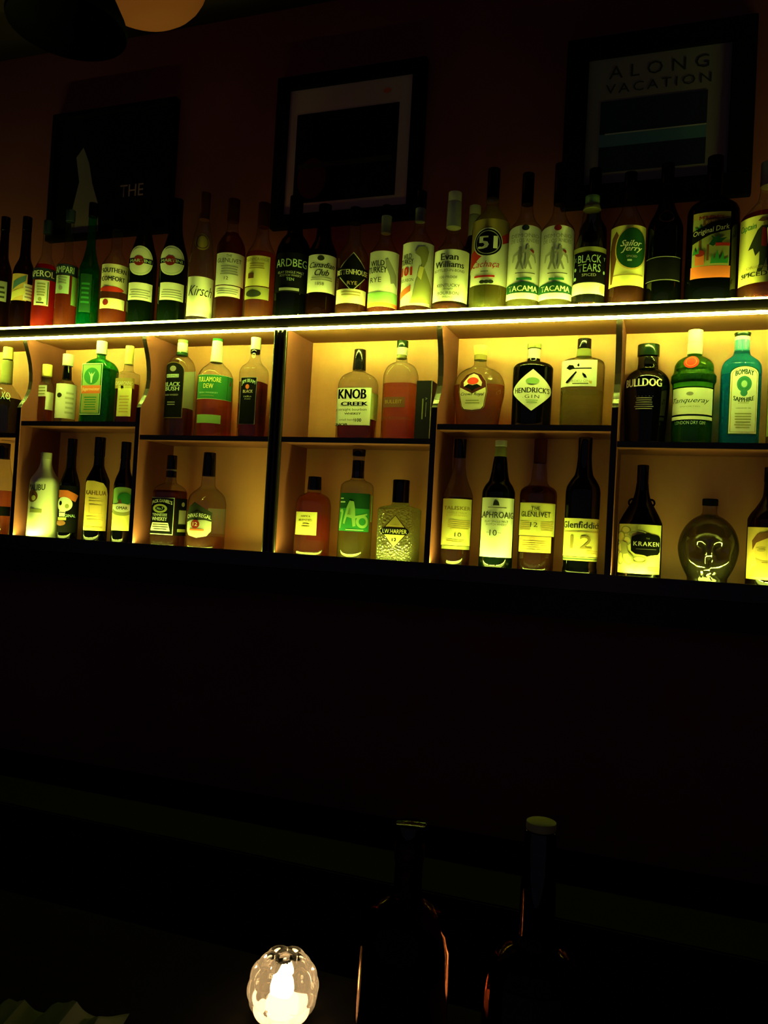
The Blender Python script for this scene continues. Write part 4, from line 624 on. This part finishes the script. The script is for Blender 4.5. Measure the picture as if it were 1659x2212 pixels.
# black carton beside the round-shouldered bourbon
P = at(920, 900, YF+.08); wc = .048
cart = thing('carton', 'narrow black drinks carton with faint vertical lettering, beside a divider in the upper row', 'box', (P.x-.004, P.y+.01, .279))
hz = at(920, 822, YF+.06).z-.279
bm = bmesh.new(); box(bm, -wc/2, wc/2, -.03, .03, 0, hz, bev=.0008); link('carton_body', bm, pbr('black_card', (.012, .012, .014), .3), cart)
bm, ms = art([('t', 'lgrey', 'A', .68, .70, .16, .035, {'rot': -90}), ('p', 'grey', [(.66, .64), (.70, .64), (.70, .40), (.66, .40)]), ('p', 'olive', [(.42, .70), (.50, .70), (.50, .36), (.42, .36)])], wc, hz)
for v in bm.verts: v.co = Vector((v.co.x-wc/2, -.0304-v.co.y*.2, v.co.z))
link('lettering', bm, [ink(m) for m in ms], cart, smooth='keep')
bm = bmesh.new(); box(bm, wc/2-.0012, wc/2+.0006, -.0307, -.029, .004, hz-.001); link('edge_trim', bm, ink('lgrey'), cart)
# skull-shaped clear bottle
P = at(1530, 1180, YF+.08); zb = Z_BOT
sk = thing('vodka_bottle', 'clear glass skull-shaped vodka bottle with short dark cap, lower right compartment', 'bottle', (P.x, P.y, zb), GROUPS['low'])
bm = bmesh.new(); bmesh.ops.create_icosphere(bm, subdivisions=5, radius=1)
def g(p, c, s): return math.exp(-sum(((p[i]-c[i])/s[i])**2 for i in range(3)))
for v in bm.verts:
    p = v.co.normalized(); x, y, z = p; s = 1.0
    W_, D_, H_ = .077, .078, .096
    q = Vector((x*W_, y*D_, z*H_)); rho = math.hypot(x, y)
    if z < -.3: kk = max(rho, .74)/rho if rho > .37 else .74/.37; q.x *= kk; q.y *= kk
    fr = max(0, -y)
    if z < 0: q.x *= 1-.16*min(1, (-z)**1.1); q.y *= 1-.25*(-z)
    if z < -.1: q.z *= 1.12
    dn = 0
    for sx in (-.36, .36): dn += .030*g(p, (sx, -.88, .0), (.19, .6, .17))
    dn += .020*g(p, (0, -.95, -.30), (.10, .5, .12)); dn -= .007*g(p, (0, -1, -.05), (.10, .5, .2))
    for sx in (-.55, .55): dn -= .008*g(p, (sx, -.7, -.24), (.2, .5, .14))
    dn -= .006*g(p, (0, -.95, .30), (.6, .5, .10)); dn += .006*g(p, (0, -.95, -.52), (.34, .4, .05))
    for k in range(-3, 4): dn += .004*g(p, (k*.10, -.85, -.62), (.022, .5, .12))
    for sx in (-1, 1): dn += .010*g(p, (sx*.8, -.35, -.15), (.2, .3, .3))
    q -= p*dn*(1 if fr > 0 else .4); v.co = q
mz = min(v.co.z for v in bm.verts)
for v in bm.verts:
    v.co.z -= mz
    v.co.z = max(0, v.co.z-.014); 
SG = glass('skull_glass', (.60, .58, .54), .05, 2.6, body=.02, bodycol=(.4, .4, .3), pw_=1.5, bend=.8, rough=.06)
link('bottle_body', bm, SG, sk, smooth=True)
top = -mz+.080
bm = bmesh.new(); loft(bm, [top-.012, top-.004, top+.004, top+.028], [.034, .024, .0185, .0175], None, 32); link('neck', bm, CLEAR, sk, smooth=True)
bm = bmesh.new(); loft(bm, [top+.024, top+.025, top+.040, top+.042], [.019, .0198, .0198, .018], None, 32); link('cap', bm, ink('black'), sk, smooth=True)
bm = bmesh.new(); loft(bm, [.003, .02, .045, .055], [.030, .038, .043, .045], None, 32); link('liquid', bm, GL['water'], sk, smooth=True)
# ------------------------------------------------------------------ near bar: candle and two bottles
DARKB, nt, out = newmat('spirit_filled_glass'); N = nt.nodes; L = nt.links
q1 = N.new('ShaderNodeBsdfGlass'); q1.inputs['IOR'].default_value = 1.36; q1.inputs['Roughness'].default_value = .03; q1.inputs[0].default_value = (.55, .32, .20, 1); L.new(q1.outputs[0], out.inputs[0]); GL['smoky'] = DARKB
bottle('spirit_bottle', 'tall bottle of dark spirit with flat stopper on the near bar beside the candle', 'bar', (872, 2080), [(1812, 58), (1828, 66), (1850, 66), (1868, 60), (1920, 62), (1936, 80), (1950, 118), (1972, 155), (2000, 182), (2040, 194), (2300, 200)], 'smoky', None, [('stopper', 1776, 1834, 70, 'faint') if False else ('stopper', 1778, 1812, 68, 'black')],
  [('label', 812, 2060, 930, 2200, [FULL('black')])], Y=.80)
bottle('spirit_bottle', 'long-necked round-shouldered dark bottle with pale-topped cork on the near bar, rightmost foreground item', 'bar', (1152, 2130), [(1790, 62), (1900, 66), (2000, 78), (2036, 96), (2050, 140), (2072, 178), (2110, 206), (2160, 218), (2300, 222)], 'smoky', None, [('cork', 1774, 1792, 66, 'olive'), ('neck_foil', 1793, 2020, 68, 'black', 82)],
  [('label', 1085, 2100, 1210, 2260, [FULL('ink')])], Y=.78)
u0_ = at(612, 2126, 1.0); k0_ = 79*u0_.length/math.sqrt(F*F+(612-CX)**2+(2126-CY)**2)
P = u0_*(ZBAR/(u0_.z-k0_*1.0)); rc = 79*P.length/math.sqrt(F*F+(612-CX)**2+(2126-CY)**2)*.97
cn = thing('candle_holder', 'round bubbled glass votive holder with a glowing candle inside, on the near bar', 'candle', (P.x, P.y, ZBAR))
VG, nt, out = newmat('votive_glass'); N = nt.nodes; L = nt.links
gb = N.new('ShaderNodeBsdfGlass'); gb.inputs['IOR'].default_value = 1.45; gb.inputs['Roughness'].default_value = .02; gb.inputs[0].default_value = (1, .98, .93, 1)
tl = N.new('ShaderNodeBsdfTranslucent'); tl.inputs[0].default_value = (.9, .82, .68, 1); tr = N.new('ShaderNodeBsdfTransparent')
m1 = N.new('ShaderNodeMixShader'); m1.inputs[0].default_value = .08; L.new(gb.outputs[0], m1.inputs[1]); L.new(tl.outputs[0], m1.inputs[2])
m2 = N.new('ShaderNodeMixShader'); m2.inputs[0].default_value = .2; L.new(m1.outputs[0], m2.inputs[1]); L.new(tr.outputs[0], m2.inputs[2]); L.new(m2.outputs[0], out.inputs[0])
bm = bmesh.new(); bmesh.ops.create_icosphere(bm, subdivisions=6, radius=1)
cent = []
for row, (lat, cnt) in enumerate(((-58, 5), (-30, 8), (0, 10), (30, 8), (58, 5))):
    for k in range(cnt):
        a = 2*math.pi*(k+.5*(row % 2))/cnt; la = math.radians(lat); cent.append(Vector((math.cos(la)*math.cos(a), math.cos(la)*math.sin(a), math.sin(la))))
for v in bm.verts:
    p = v.co.normalized(); d = min((p-c).length for c in cent); b = max(0, 1-(d/.37)**2)
    v.co = Vector((p.x, p.y, p.z*1.08))*rc*(.86+.16*math.sqrt(b))
dl = [v for v in bm.verts if v.co.z > rc*.94]; bmesh.ops.delete(bm, geom=dl, context='VERTS')
zlow = min(v.co.z for v in bm.verts)
for v in bm.verts: v.co.z = max(v.co.z, zlow*.93)-zlow*.93
link('glass_holder', bm, VG, cn, smooth='keep')
bm = bmesh.new(); loft(bm, [.010, .012, .026, .028], [.017, .019, .019, .017], None, 28); link('wax_candle', bm, emit('glowing_wax', (1, .62, .28), 3.0), cn, smooth=True)
bm = bmesh.new(); loft(bm, [.029, .032, .038, .047, .056, .064], [.003, .008, .0105, .008, .0035, .0005], None, 16); link('flame', bm, emit('flame', (1, .66, .30), 80), cn, smooth=True)
# bar towel at the near left corner
P = atz(10, 2262, ZBAR)
tw = bmesh.new(); nx, ny = 40, 26; vv = []
for j in range(ny):
    row = []
    for i in range(nx):
        u, w = i/(nx-1), j/(ny-1); x = (u-.5)*.22; y = (w-.5)*.13
        e = min(1, min(u, 1-u)*7)*min(1, min(w, 1-w)*5)
        row.append(tw.verts.new((x, y+.006*math.sin(u*20), .002+e*(.020+.006*math.sin(u*26+w*2)+.004*math.sin(u*51)))))
    vv.append(row)
for j in range(ny-1):
    for i in range(nx-1): tw.faces.new((vv[j][i], vv[j][i+1], vv[j+1][i+1], vv[j+1][i]))
bmesh.ops.solidify(tw, geom=tw.faces[:], thickness=.002)
tob = link('bar_towel', tw, pbr('terry_cloth', (.22, .24, .18), .95), smooth=True); tob.location = (P.x, P.y, ZBAR+.001); tob.rotation_euler = (0, 0, .3)
tag(tob, 'crumpled greyish bar towel at the bottom left corner of the near bar', 'towel')
